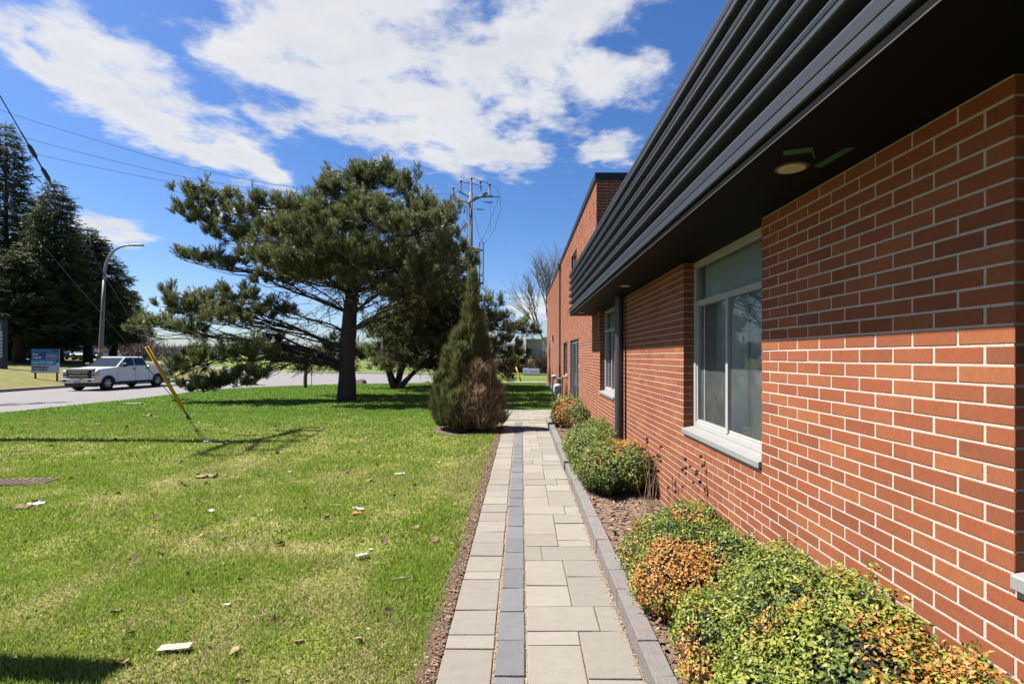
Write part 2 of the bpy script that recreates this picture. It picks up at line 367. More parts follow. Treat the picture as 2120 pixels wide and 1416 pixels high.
pmat('sign_dark', (0.02, 0.025, 0.04), 0.5, 0.0, 3)
pmat('sign_red', (0.42, 0.10, 0.10), 0.5, 0.0, 3)
pmat('pylon_black', (0.008, 0.008, 0.010), 0.5, 0.1, 3)
pmat('pylon_panel', (0.44, 0.48, 0.58), 0.5, 0.05, 3)
pmat('far_brick', (0.16, 0.09, 0.055), 0.9, 0.2, 3)
pmat('far_beige', (0.36, 0.29, 0.22), 0.9, 0.1, 1)
pmat('far_cream', (0.56, 0.49, 0.38), 0.9, 0.1, 1)
pmat('far_blue', (0.16, 0.26, 0.48), 0.8, 0.05, 1)
pmat('far_grey', (0.16, 0.18, 0.21), 0.7, 0.1, 1)
pmat('hedge', (0.1, 0.1, 0.1), 0.95, 0.2, 3, attr=True)
pmat('paper', (0.62, 0.62, 0.62), 0.8, 0.1, 30)
pmat('blue_paper', (0.40, 0.52, 0.66), 0.7, 0.1, 30)
pmat('orange_paper', (0.62, 0.20, 0.04), 0.7, 0.1, 30)
pmat('pink_paper', (0.52, 0.36, 0.30), 0.8, 0.1, 30)
pmat('cardboard', (0.38, 0.32, 0.26), 0.9, 0.15, 30)
pmat('brown_paper', (0.27, 0.17, 0.09), 0.9, 0.35, 30)
pmat('fallen_leaf', (0.1, 0.05, 0.03), 0.9, 0.2, 30, attr=True)
pmat('cover_brown', (0.17, 0.105, 0.085), 0.9, 0.25, 40, 0.4)
pmat('grey_board', (0.20, 0.22, 0.20), 0.9, 0.15, 10)
pmat('orange_board', (0.45, 0.17, 0.06), 0.7, 0.15, 10)
pmat('boulder', (0.16, 0.125, 0.105), 0.95, 0.3, 5, 1.0, 14)
pmat('meter_grey', (0.48, 0.49, 0.50), 0.5, 0.1, 20)
pmat('meter_pipe', (0.14, 0.13, 0.12), 0.6, 0.2, 20)
pmat('card_white', (0.55, 0.56, 0.55), 0.6, 0.03, 20)
pmat('card_dark', (0.05, 0.055, 0.055), 0.6, 0.05, 20)

# ------------------------------------------------------------------ terrain
def lerp_tab(t, tab):
    return np.interp(t, [a for a, _ in tab], [b for _, b in tab])
XL = [(-60, -16.6), (22, -16.7), (25.3, -17.0), (27, -16.8), (28, -16.3), (29, -15.4), (30, -14.3), (31, -12.6), (31.6, -10.8), (32.2, -7.5), (32.8, -4.6), (33.5, -3.6), (80, -3.4)]
XB = [(-60, -28.5), (30, -28.5), (34, -27.6), (38, -26.2), (44, -26.6), (52, -30), (60, -36), (90, -62), (190, -150)]
YF = [(-400, 430), (-150, 195), (-63, 95), (-28, 58), (-18, 54.5), (-9.8, 51), (400, 51)]
def xl(y): return lerp_tab(y, XL)
def xb(y): return lerp_tab(y, XB)
def yf(x): return lerp_tab(x, YF)
def z_lawn(x, y): return -0.015-0.0066*np.maximum(0, -np.asarray(x)-1.0)-0.002*np.maximum(0, np.asarray(y)-14)
def z_lot(x, y): return -0.1+1.9*(1-np.exp(-np.maximum(0, xb(y)-x)/14.0))
def z_field(x, y): return -0.1+4.2*(1-np.exp(-np.maximum(0, np.asarray(y)-yf(x))/190.0))
ZR = -0.25
def h(x, y):
    if y > 51 and y > yf(x): return float(z_field(x, y))
    if x > xl(y): return float(z_lawn(x, y))
    if x < xb(y): return float(z_lot(x, y))
    return ZR
def at(px, py, dmin=1.5, dmax=420):
    """ground point seen at a photo pixel"""
    a, b = (px-VX)/F, (VY-py)/F; D = dmin; prev = D
    while D < dmax:
        if HC+b*D <= h(a*D, D):
            lo, hi = prev, D
            for _ in range(30):
                mid = (lo+hi)/2
                if HC+b*mid <= h(a*mid, mid): hi = mid
                else: lo = mid
            return Vector((a*hi, hi, h(a*hi, hi)))
        prev = D; D *= 1.01
    return Vector((a*dmax, dmax, h(a*dmax, dmax)))

def grid_sheet(name, us, vs, fn, mat, label=None):
    V = np.array([fn(u, v) for u in us for v in vs]); nv = len(vs)
    T = np.array([(i*nv+j, (i+1)*nv+j, (i+1)*nv+j+1, i*nv+j+1) for i in range(len(us)-1) for j in range(nv-1)])
    o = np_mesh(name, V, T, mat, smooth=True)
    if (V[T[0]][1]-V[T[0]][0])[0]*(V[T[0]][3]-V[T[0]][0])[1]-(V[T[0]][1]-V[T[0]][0])[1]*(V[T[0]][3]-V[T[0]][0])[0] < 0: o.data.flip_normals()
    return tag(o, label, kind='structure')
tag(MB().quad((-3000, -400, -0.6), (3000, -400, -0.6), (3000, 4000, -0.6), (-3000, 4000, -0.6)).build('ground', 'earth', fix=False), 'bare earth reaching to the horizon', kind='structure')
tag(MB().quad((-420, -60, ZR), (-1.5, -60, ZR), (-1.5, 470, ZR), (-420, 470, ZR)).build('road', 'asphalt', fix=False), 'pale grey asphalt road and junction beyond the lawn', kind='structure')
ys = sorted(set(list(np.linspace(-30, 33, 90))+[b for b, _ in XL if -30 < b < 33]+list(np.linspace(33.2, 51, 14))))
ts = np.linspace(0, 1, 48)
def lawn_fn(y, t):
    a = float(xl(y)); x = a*(1-t)+(-0.50)*t if y < 15.0 else a*(1-t)+30*t**1.5
    return (x, y, float(z_lawn(x, y))+(0.012*(fbm(x*1.3, y*1.3, 5, 2)-0.5) if t < 0.97 else -0.01))
grid_sheet('lawn', [y for y in ys if y < 15.0]+[14.999], ts, lawn_fn, 'lawn', 'patchy green and yellow lawn beside the paved path')
def lawn2_fn(y, t):
    a = float(xl(y)); x = a+(24-a)*t
    return (x, y, float(z_lawn(x, y)))
grid_sheet('far_lawn', [15.0]+[y for y in ys if y > 15.0], ts, lawn2_fn, 'field', 'green lawn beyond the end of the path')
grid_sheet('verge', np.concatenate([np.linspace(-40, 60, 60), np.linspace(63, 190, 40)]), np.linspace(0, 1, 40)**1.6,
           lambda y, t: (float(xb(y))-150*t, y, float(z_lot(float(xb(y))-150*t, y))), 'verge', 'sloping grass across the road under the spruces')
grid_sheet('field', np.concatenate([np.linspace(-400, -70, 24), np.linspace(-63, 30, 50), np.linspace(40, 400, 16)]), np.linspace(0, 1, 30)**2,
           lambda x, t: (x*(1+1.5*t), float(yf(x))+700*t, float(z_field(x, float(yf(x))+700*t))), 'field', 'open green field rising beyond the road')
# kerbs along the edges of the lawn, verge and field
def kerb_line(pts, name, label, side):
    mb = MB(); n = len(pts); vs = []; fs = []
    for i, (x, y, z) in enumerate(pts):
        a = Vector(pts[max(i-1, 0)][:2]); b = Vector(pts[min(i+1, n-1)][:2]); t = (b-a).normalized(); nn = Vector((-t.y, t.x))*side
        for off, zz in ((0.0, ZR-0.05), (0.02, z+0.012), (0.16, z+0.018), (0.17, z-0.05)):
            vs.append((x-nn.x*(0.16-off), y-nn.y*(0.16-off), zz))
    for i in range(n-1):
        for k in range(3): fs.append((i*4+k, i*4+k+1, (i+1)*4+k+1, (i+1)*4+k))
    mb.add(vs, fs); tag(mb.build(name, 'kerb'), label, kind='structure')
yk = np.concatenate([np.linspace(-30, 22, 20), np.linspace(23, 33.5, 40)])
kerb_line([(float(xl(y)), y, float(z_lawn(xl(y), y))) for y in yk], 'kerb_of_lawn', 'concrete kerb along the near lawn', -1)
yk = np.concatenate([np.linspace(-40, 28, 16), np.linspace(29, 60, 50), np.linspace(62, 190, 30)])
kerb_line([(float(xb(y)), y, -0.1) for y in yk], 'kerb_of_verge', 'concrete kerb behind the pickup truck', 1)
xk = np.concatenate([np.linspace(-300, -64, 30), np.linspace(-63, 10, 60)])
kerb_line([(x, float(yf(x)), -0.1) for x in xk], 'kerb_of_field', 'concrete kerb along the field', 1)
tag(MB().box(-3.4, 3.5, 31.2, 32.1, -0.2, 0.012).build('pavement', 'concrete'), 'thin concrete walk crossing beyond the lawn', kind='structure')

# ------------------------------------------------------------------ paved path
XA, XD0, XD1, XR, PEND = -0.455, -0.150, 0.022, 0.645, 12.9
path = MB().box(XA+0.004, XR+0.02, -0.6, PEND, -0.12, -0.012).box(-1.0, 1.5, PEND, 15.4, -0.12, -0.012).build('path', 'joint_sand')
tag(path, 'paved garden path of beige slabs with a dark stripe', kind='structure')
def paver(x0, x1, y0, y1, mat, g=0.0045, z=0.0, name='paver', hgt=0.05):
    bm = bmesh.new(); bmesh.ops.create_cube(bm, size=1.0)
    lx, ly = x1-x0-2*g, y1-y0-2*g
    for q in bm.verts:
        q.co.x *= lx; q.co.y *= ly; q.co.z = q.co.z*hgt-hgt/2
        if q.co.z > -0.01: q.co.x += uni(-.003, .003); q.co.y += uni(-.003, .003); q.co.z += uni(-.002, .002)
    top = [e for e in bm.edges if all(q.co.z > -0.012 for q in e.verts)]
    bmesh.ops.bevel(bm, geom=top, offset=0.006, segments=2, affect='EDGES', profile=0.6)
    me = bpy.data.meshes.new(name); bm.to_mesh(me); bm.free(); me.materials.append(MAT[mat])
    o = bpy.data.objects.new(name, me); COL.objects.link(o); o.location = ((x0+x1)/2, (y0+y1)/2, z+uni(-.0025, .0025)); o.rotation_euler = (uni(-.004, .004), uni(-.004, .004), uni(-.003, .003))
    o.parent = path; return o
def column(x0, x1, ysplit, mat, gx=0.0):
    for a, b in zip(ysplit[:-1], ysplit[1:]): paver(x0+uni(0, gx), x1-uni(0, gx), a, b, mat)
ysl = [0.2, 0.5, 0.95, 1.24, 1.53, 1.97, 2.37, 2.815, 2.957, 3.247, 3.696, 3.829, 4.126, 4.42, 4.696, 4.99, 5.29, 5.58, 5.86, 6.13, 6.415]
while ysl[-1] < PEND-0.2: ysl.append(min(PEND, ysl[-1]+random.choice((.15, .29, .29, .29, .44))))
column(XA, XD0-0.008, ysl, 'paver', 0.006)
column(XD0, XD1, [0.30+0.325*i for i in range(0, 39)], 'dark_paver', 0.002)
x2, x3 = XD1+0.008, XR
def row1(a, b, s): paver(x2, s, a, b, 'paver'); paver(s, x3, a, b, 'paver')
def row2(a, b, s, la, ra):
    for u, w in zip([a]+la, la+[b]): paver(x2, s, u, w, 'paver')
    for u, w in zip([a]+ra, ra+[b]): paver(s, x3, u, w, 'paver')
row2(0.3, 1.2, 0.34, [0.7], [0.55, 0.85]); row1(1.2, 1.5, 0.2); row2(1.5, 2.1, 0.34, [1.8], [1.65]); row1(2.1, 2.38, 0.46)
row2(2.38, 2.995, 0.35, [2.85], [2.55]); row1(2.995, 3.294, 0.49); row2(3.294, 4.04, 0.344, [3.59], [3.74]); row1(4.04, 4.337, 0.177)
row2(4.337, 5.21, 0.336, [4.62], [4.48, 4.93]); row1(5.21, 5.50, 0.48)
yy = 5.5
while yy < PEND-0.3:
    e = min(PEND, yy+random.choice((.6, .75, .9)))
    if PEND-e < 0.35: e = PEND
    row2(yy, e, uni(.3, .37), [yy+(e-yy)*uni(.3, .5)], [yy+(e-yy)*uni(.5, .7)]); yy = e
    if yy < PEND-0.5:
        row1(yy, yy+.29, random.choice((.18, .48, .34))); yy += .29
yy = PEND
while yy < 15.3:
    e = yy+random.choice((.3, .3, .45)); e = 15.4 if e > 15.2 else e; xx = -1.0
    while xx < 1.45:
        w = random.choice((.3, .3, .45, .6)); w = 1.5-xx if xx+w > 1.3 else w
        paver(xx, xx+w, yy, e, 'paver' if xx > -.9 else 'dark_paver'); xx += w
    yy = e
# kerb of the planting bed
bed_kerb = MB().box(0.655, 0.76, -0.6, 12.4, -0.12, 0.05).build('bed_kerb', 'joint_sand'); tag(bed_kerb, 'low grey stone edging between path and planting bed', kind='structure')
yy = -0.6
while yy < 12.3:
    e = yy+random.choice((.3, .6, .6, .9)); e = 12.45 if e > 12.2 else e
    far = yy > 7.1; o = paver(0.648-(.02 if far else 0), 0.765-(.015 if far else 0), yy, e, 'kerb_stone', 0.002, 0.115+(.03 if far else 0), 'kerb_stone', 0.17); o.parent = bed_kerb; yy = e
# planting bed and bare strip beside the path
grid_sheet('planting_bed', np.linspace(0.755, 1.60, 12), np.linspace(-0.8, 13.0, 150), lambda x, y: (x, y, 0.055+0.04*float(fbm(x*5, y*5, 3, 3))+(0.02 if x > 1.2 else 0)), 'mulch', 'planting bed of brown mulch along the brick wall')
def strip_fn(y, t):
    w = 0.055+0.075*float(fbm(y*2.2, 1.7, 9, 3)); x = XA+0.006-w*t-0.004
    return (x, y, -0.006+0.012*t*float(fbm(x*20, y*20, 2, 2)))
grid_sheet('soil_strip', np.linspace(-0.5, 12.9, 200), np.linspace(0, 1.3, 6), strip_fn, 'soil', 'narrow strip of bare soil between lawn and path')

# ------------------------------------------------------------------ brick buildings
XW, C_H, B_L, ZS = 1.547, 0.0653, 0.200, 2.59       # wall plane, course height, brick pitch, soffit height
YJ = 1.515
WINS = [(0.015, 1.515), (3.115, 4.615), (8.05, 9.55)]; ZSILL = 1.0
def brick_spans(y0, y1, ztop, zbot, openings, anchor):
    """list of (ya, yb, za, zb, row) faces of bricks on a wall facing -X"""
    out = []; n = int((ztop-zbot)/C_H)
    for k in range(n):
        zt = ztop-k*C_H-0.0095; zb = zt-(C_H-0.0095)
        offs = anchor+(0 if k % 2 == 0 else B_L/2)
        segs = [(y0, y1)]
        for (a, b, c, d) in openings:
            if zb < d-0.005 and zt > c+0.005:
                segs = [s for q in segs for s in ((q[0], min(q[1], a)), (max(q[0], b), q[1])) if s[1]-s[0] > 0.02]
        for (a, b) in segs:
            j = math.floor((a-offs)/B_L)
            while offs+j*B_L < b:
                s, e = offs+j*B_L, offs+(j+1)*B_L
                s2, e2 = max(s, a-0.0) , min(e, b)
                ga = 0.0 if s2 > s+1e-6 or abs(s2-a) < 1e-6 else 0.005; gb = 0.0 if e2 < e-1e-6 or abs(e2-b) < 1e-6 else 0.005
                if e2-s2 > 0.025: out.append((s2+ga, e2-gb, zb, zt, k))
                j += 1
    return out
def merge_boxes(L):
    L = np.array(L); n = len(L)
    V = np.zeros((n, 8, 3)); ix = [(0, 2, 4), (1, 2, 4), (1, 3, 4), (0, 3, 4), (0, 2, 5), (1, 2, 5), (1, 3, 5), (0, 3, 5)]
    for i, (a, b, c) in enumerate(ix): V[:, i, 0] = L[:, a]; V[:, i, 1] = L[:, b]; V[:, i, 2] = L[:, c]
    f = np.array([(0, 3, 2, 1), (4, 5, 6, 7), (0, 1, 5, 4), (1, 2, 6, 5), (2, 3, 7, 6), (3, 0, 4, 7)])
    return V.reshape(-1, 3), (f[None]+(np.arange(n)*8)[:, None, None]).reshape(-1, 4)

low = root('brick_office', (XW, 4.5, 0), 'single storey red brick office with dark ribbed metal fascia', 'building')
mb = MB(); X0, X1 = XW+0.0022, XW+0.20
edges = [-1.2]+[q for w in WINS for q in w]+[9.98]
for i in range(0, len(edges), 2): mb.box(X0, X1, edges[i]+(0.005 if i else 0), edges[i+1]-(0.005 if i+1 < len(edges)-1 else 0), 0.0, ZS-0.002)
for a, b in WINS: mb.box(X0, X1, a-0.004, b+0.004, 0.0, ZSILL-0.035)
wall = mb.build('wall', 'mortar', low)
bl = brick_spans(-1.2, 9.98, ZS, 0.02, [(a, b, ZSILL-0.024, 9.0) for a, b in WINS], YJ)
def shown(b):
    a_, b_, zb, zt, k = b; yc = (a_+b_)/2
    if yc < 1.515: return 0 if 0.9 < zb else (0.001 if b_ < 1.3 else 900/yc**3)
    u = F*XW/yc; v = VY-F*((zb+zt)/2-HC)/yc
    if v > 1400 or v < 140: return 0.001
    if v > 1040+max(0, u-340)*0.62 : return 0.0015         # behind the shrubs
    return (F*XW/a_-F*XW/b_)*F*(zt-zb)/yc
order = sorted(range(len(bl)), key=lambda i: -shown(bl[i])); sel = set(order[:295]); bmesh_cache = {}
def brick_mesh(ly, lz):
    key = (round(ly, 3), round(lz, 4))
    if key not in bmesh_cache:
        bm = bmesh.new(); bmesh.ops.create_cube(bm, size=1.0)
        for q in bm.verts: q.co.x *= 0.12; q.co.y *= ly; q.co.z *= lz
        bmesh.ops.bevel(bm, geom=[e for e in bm.edges if all(q.co.x < 0 for q in e.verts)], offset=0.0016, segments=1, affect='EDGES')
        me = bpy.data.meshes.new('brick'); bm.to_mesh(me); bm.free(); me.materials.append(MAT['brick']); bmesh_cache[key] = me
    return bmesh_cache[key]
rest = []
for i, (a, b, zb, zt, k) in enumerate(bl):
    dx = uni(-0.0006, 0.0006); j = uni(-0.0012, 0.0012)
    if i in sel:
        o = bpy.data.objects.new('brick', brick_mesh(b-a, zt-zb)); COL.objects.link(o)
        o.location = (XW+0.06+dx, (a+b)/2+j*0.5, (zb+zt)/2+j*0.6); o.rotation_euler = (uni(-.003, .003), 0, uni(-.004, .004)); o.parent = wall
    else: rest.append((XW+dx, XW+0.12, a, b, zb, zt))
V, T = merge_boxes(rest); o = np_mesh('brick_course', V, T, 'brick'); o.parent = wall; o['kind'] = 'stuff'

def window(y0, y1, z0, z1, parent, room=True, transom=2.17, mull=0.5, xf=XW+0.095, stand=False):
    m = MB(); fw = 0.045
    m.box(xf, xf+0.07, y0+.002, y0+fw, z0, z1).box(xf, xf+0.07, y1-fw, y1-.002, z0, z1).box(xf+.002, xf+0.068, y0+fw, y1-fw, z1-0.06, z1).box(xf+.002, xf+0.068, y0+fw, y1-fw, z0, z0+0.05)
    m.box(xf+.001, xf+0.066, y0+fw, y1-fw, transom, transom+0.05)
    w = m.build('window', 'frame_metal', parent, bevel=0.003)
    ym = y0+(y1-y0)*mull
    m = MB().box(xf-.004, xf+0.03, ym-0.02, ym+0.02, z0+.05, transom).box(xf+.034, xf+0.05, ym-0.30, ym-0.285, z0+.05, transom).box(xf+.034, xf+0.05, y1-fw-0.14, y1-fw-0.128, z0+.05, transom)
    m.box(xf+.01, xf+.034, y0+fw, ym-.02, z0+.05, z0+.075).box(xf+.012, xf+.05, ym+.02, y1-fw, z0+.05, z0+.072).box(xf+.012, xf+.05, y1-fw-.03, y1-fw, z0+.072, transom)
    m.build('mullion', 'frame_metal', w, bevel=0.002)
    for a, b, c, d, xo in ((y0+fw, ym, z0+.05, transom, .022), (ym, y1-fw, z0+.05, transom, .040), (y0+fw, y1-fw, transom+.05, z1-.06, .030)):
        MB().quad((xf+xo, a, c), (xf+xo, a, d), (xf+xo, b, d), (xf+xo, b, c)).build('pane', 'window_glass', w, fix=False)
    s = MB(); s.prism([(xf+0.0, z0+.004), (xf+0.0, z0-0.03), (XW-0.012, z0-0.060), (XW-0.022, z0-0.060), (XW-0.022, z0-0.014)], 'y', y0+.001, y1-.001)
    s.build('sill', 'sill_metal', w, bevel=0.004)
    s = MB(); s.box(xf+.072, XW+.34, y0+.002, y1-.002, z0-.03, z0+.004); s.build('inner_ledge', 'jamb_white', w)
    s = MB(); s.box(xf+.072, XW+.34, y1-.014, y1-.003, z0+.004, z1-.01).box(xf+.072, XW+.34, y0+.003, y0+.014, z0+.004, z1-.01); s.build('added_jamb', 'jamb_white', w)  # white side boards added so the far sash looks lighter
    return w
w0 = window(0.017, 1.513, ZSILL+.035, ZS, low); w1 = window(3.117, 4.613, ZSILL+.035, ZS, low); w2 = window(8.052, 9.548, ZSILL+.035, ZS, low)
m = MB()      # rooms behind the windows: shell open towards the windows
m.quad((XW+.205, -1.2, 0), (6, -1.2, 0), (6, 9.9, 0), (XW+.205, 9.9, 0)); m.build('room_floor', 'interior_floor', low, fix=False)
m = MB().box(5.5, 5.6, -1.2, 9.9, 0, 2.75).box(XW+.21, 5.5, -1.25, -1.2, 0, 2.75).box(XW+.21, 5.5, 9.86, 9.9, 0, 2.75).box(XW+.21, 5.5, -1.2, 9.86, 2.7, 2.8).box(XW+.21, 5.5, 5.6, 5.7, 0, 2.7).box(XW+.21, 5.5, 2.2, 2.3, 0, 2.7)
m.build('room_wall', 'interior', low)
m = MB()
for q in WINS: m.box(XW+.19, XW+.199, q[0]+.05, q[1]-.05, 2.24, 2.56)
m.build('roller_blind', 'blind', low)
for q in WINS:
    m = MB(); nn_ = 60; zz_ = [(XW+.31+.014*math.sin(k*1.9)+.006*math.sin(k*.7), q[0]+.02+(q[1]-q[0]-.04)*k/nn_) for k in range(nn_+1)]
    m.add([(x, y, z) for x, y in zz_ for z in (1.06, 2.5)], [(2*k, 2*k+1, 2*k+3, 2*k+2) for k in range(len(zz_)-1)]); m.build('added_curtain', 'blind', low, smooth=True)  # pale cloth added to brighten the look of the panes
MB().cbox((3.6, 4.6, 0.85), (0.5, 1.2, 0.35)).cbox((3.6, 4.1, 0.4), (.5, .06, .8)).cbox((3.6, 5.1, .4), (.5, .06, .8)).build('desk', 'card_white', low)

# soffit, fascia, roof
XFA, ZF0, ZF1, YE, YN = 1.04, 2.645, 3.51, 10.65, -1.6
MB().box(XFA+0.012, XW+0.19, YN, YE-0.01, ZS, ZS+0.03).build('soffit', 'soffit', low)
fas = MB().box(XFA+0.076, XFA+0.10, YN, YE, ZS+0.031, ZF1-0.002).box(XFA+.10, XFA+0.6, YE-.02, YE, ZS+.031, ZF1-.002).build('fascia', 'black_metal', low)  # backing coloured black, putting the shade of the rib gaps into it
MB().box(XFA+0.008, XFA+0.0115, YN, YE, ZS-0.001, ZS+0.003).build('drip_edge', 'edge_metal', fas)
MB().box(XFA+0.10, 6, YN, YE-.025, ZF1-0.12, ZF1-0.08).build('roof', 'black_metal', low)
per = 0.1455
for (a, b) in ((YN, 4.948), (4.952, YE)):
    for i in range(6):
        zt = ZF0+0.125+(i)*per if i < 5 else ZF1
        zb = zt-0.072 if i < 5 else ZF1-0.095
        if i == 0: zb = ZF0
        zm = zb+(zt-zb)*0.42
        prof = [(XFA+.077, zt), (XFA+.004, zt-.010), (XFA, zt-.020), (XFA+.004, zm+.006), (XFA+.008, zm), (XFA+.003, zm-.007), (XFA+.003, zb+.006), (XFA+.008, zb), (XFA+.077, zb)]
        MB().prism(prof, 'y', a, b).build('rib', 'rib_metal', fas)
def soffit_light(c, r=0.072):
    l = MB().lathe([(r*0.86, ZS-0.004), (r*0.80, ZS-0.012), (r*0.5, ZS-0.012)], 24, Matrix.Translation((c[0], c[1], 0))).build('soffit_light', 'lamp_lens', low, smooth=False)
    MB().lathe([(r, ZS-0.001), (r, ZS-0.007), (r*.86, ZS-0.009), (r*.86, ZS-.001)], 24, Matrix.Translation((c[0], c[1], 0))).build('rim', 'edge_metal', l)
soffit_light((1.27, 2.27)); soffit_light((1.30, 6.05)); soffit_light((1.20, 9.75))
def soffit_px(x, y):
    D = (ZS-HC)*F/(VY-y); return ((x-VX)/F*D, D)
def tape(quadpx):
    pts = [soffit_px(*q) for q in quadpx]; MB().prism(pts, 'z', ZS-0.0035, ZS-0.0008).build('tape_strip', 'green_tape', low)
tape([(1620, 312), (1676, 305), (1680, 314), (1622, 321)]); tape([(1678, 305), (1682, 304), (1688, 327), (1685, 328)]); tape([(1684, 344), (1750, 306), (1772, 304), (1700, 346)])
MB().lathe([(0.064, 0.0), (0.064, ZS-.02), (.075, ZS-.02), (.075, ZS-.001)], 24, Matrix.Translation((1.455, 7.2, 0))).build('column', 'rib_metal', low, smooth=False)

# taller brick building behind
YT0, YT1, ZT = 9.99, 29.2, 5.34
tall = root('brick_warehouse', (XW, 20, 0), 'taller red brick building with black parapet cap adjoining the office', 'building')
OPN = [(13.1, 15.35, 0.02, 2.2), (16.4, 17.8, 1.02, 2.2), (13.6, 15.0, 3.55, 4.8)]
m = MB(); cuts = sorted({YT0+.0022, YT1, *[q for o_ in OPN for q in o_[:2]]}); X0, X1 = XW+0.0022, XW+0.25
for a, b in zip(cuts[:-1], cuts[1:]):
    zs = [0.0, ZT]
    for (c, d, e, f_) in OPN:
        if c <= a+1e-6 and d >= b-1e-6: zs += [e, f_]
    zs.sort()
    for q in range(0, len(zs), 2): m.box(X0, X1, a, b, zs[q], zs[q+1])
m.box(XW+.25, XW+6, YT0+.0022, YT0+.2, 2.6, ZT); m.box(XW+.25, XW+6, YT1-.2, YT1, 0, ZT)
twall = m.build('wall', 'mortar', tall)
bl2 = brick_spans(YT0, YT1, ZT, 0.16, OPN, YT0); L2 = [(XW+uni(-.001, .001), XW+0.12, a, b, c, d) for a, b, c, d, k in bl2]
nrow = int((ZT-2.6)/C_H)
for k in range(nrow):
    zt = ZT-k*C_H-0.0095; x = XW+(0.12 if k % 2 else 0.22)
    L2.append((XW+.122, x-.01, YT0, YT0+.1, zt-.0558, zt)) if x-.01 > XW+.13 else None
    while x < XW+5.8: L2.append((x, x+.19, YT0, YT0+.1, zt-.0558, zt)); x += .2
V, T = merge_boxes(L2); o = np_mesh('brick_course', V, T, 'brick'); o.parent = twall; o['kind'] = 'stuff'
MB().box(XW-.03, XW+.3, YT0-.03, YT1+.03, ZT, ZT+.15).box(XW+.3, XW+6, YT0-.03, YT0+.3, ZT, ZT+.15).build('parapet_cap', 'black_metal', tall)
MB().box(XW-.012, XW+.12, YT0+1.0, YT1, 0.0, 0.155).build('foundation', 'concrete', tall)
MB().box(XW+.26, XW+6, YT0+.21, YT1-.21, ZT-.4, ZT-.3).build('roof', 'black_metal', tall)
d = MB().box(XW+.05, XW+.11, 13.1, 13.2, 0.02, 2.2).box(XW+.05, XW+.11, 15.25, 15.35, 0.02, 2.2).box(XW+.052, XW+.108, 13.2, 15.25, 2.1, 2.2).box(XW+.052, XW+.108, 14.1, 14.18, .02, 2.1).box(XW+.052, XW+.108, 13.2, 15.25, .02, .2).build('door', 'blue_frame', tall)
MB().quad((XW+.08, 13.2, .2), (XW+.08, 13.2, 2.1), (XW+.08, 15.25, 2.1), (XW+.08, 15.25, .2)).build('pane', 'window_glass', d, fix=False)
MB().box(XW+.0, XW+.02, 14.22, 14.25, .8, 1.3).build('handle', 'galvanised', d)
for (a, b, c, e) in OPN[1:]:
    w = MB().box(XW+.06, XW+.12, a, a+.05, c, e).box(XW+.06, XW+.12, b-.05, b, c, e).box(XW+.062, XW+.118, a+.05, b-.05, e-.05, e).box(XW+.062, XW+.118, a+.05, b-.05, c, c+.05).build('window', 'frame_metal', tall)
    MB().quad((XW+.09, a+.05, c+.05), (XW+.09, a+.05, e-.05), (XW+.09, b-.05, e-.05), (XW+.09, b-.05, c+.05)).build('pane', 'window_glass', w, fix=False)
    MB().box(XW-.02, XW+.06, a-.02, b+.02, c-.05, c-.005).build('sill', 'sill_metal', w)
MB().box(XW+.45, XW+.5, YT0+.3, YT1-.3, 0, ZT-.5).build('room_wall', 'interior', tall)
MB().tube([(XW-.05, 19.1, ZT-.15), (XW-.05, 19.1, 0.5)], 0.04, 8).box(XW-.12, XW-.0015, 19.0, 19.2, ZT-.15, ZT-.02).build('downpipe', 'cover_brown', tall)
MB().box(XW-.10, XW-.0015, 23.3, 23.5, 2.45, 2.72).build('wall_light', 'card_white', tall)
# gas meter against the wall
g = root('gas_meter', (1.32, 17.2, 0), 'grey gas meter with pipework beside the warehouse door', 'gas meter')
MB().lathe([(.02, .36), (.13, .38), (.15, .45), (.15, .62), (.13, .70), (.04, .73)], 16, Matrix.Translation((1.28, 17.2, 0))).build('meter_body', 'meter_grey', g)
MB().box(1.17, 1.35, 17.02, 17.1, .44, .66).build('dial_box', 'meter_grey', g)
MB().tube([(1.12, 17.3, -.02), (1.12, 17.3, .85), (1.2, 17.3, .95), (1.28, 17.2, .92), (1.28, 17.2, .72)], .03, 8).tube([(1.30, 17.25, .9), (1.5, 17.6, .9), (1.56, 17.6, .9)], .035, 8).tube([(1.42, 17.0, -.02), (1.42, 17.0, .9), (1.3, 17.1, .93)], .03, 8).build('pipe', 'meter_pipe', g)
MB().lathe([(.03, .95), (.09, .97), (.10, 1.01), (.03, 1.04)], 12, Matrix.Translation((1.15, 17.3, 0))).build('regulator', 'meter_grey', g)
# card standing in the office window
g = root('display_card', (XW+.24, 4.36, ZSILL+.03), 'folded white card with dark back standing inside office window', 'display card')
zb = ZSILL+.041
MB().add([(XW+.19, 4.470, zb), (XW+.195, 4.470, zb), (XW+.195, 4.370, zb+.40), (XW+.19, 4.370, zb+.40), (XW+.275, 4.530, zb), (XW+.28, 4.530, zb), (XW+.27, 4.430, zb+.40), (XW+.265, 4.430, zb+.40)],
         [(0, 1, 2, 3), (4, 7, 6, 5), (0, 4, 5, 1), (3, 2, 6, 7), (1, 5, 6, 2), (0, 3, 7, 4)]).build('card_front', 'card_white', g)
MB().add([(XW+.19, 4.270, zb), (XW+.265, 4.290, zb), (XW+.265, 4.420, zb+.405), (XW+.19, 4.365, zb+.405), (XW+.19, 4.260, zb), (XW+.265, 4.280, zb), (XW+.265, 4.410, zb+.41), (XW+.19, 4.355, zb+.41)],
         [(0, 1, 2, 3), (4, 7, 6, 5), (0, 4, 5, 1), (3, 2, 6, 7), (1, 5, 6, 2), (0, 3, 7, 4)]).build('card_back', 'card_dark', g)

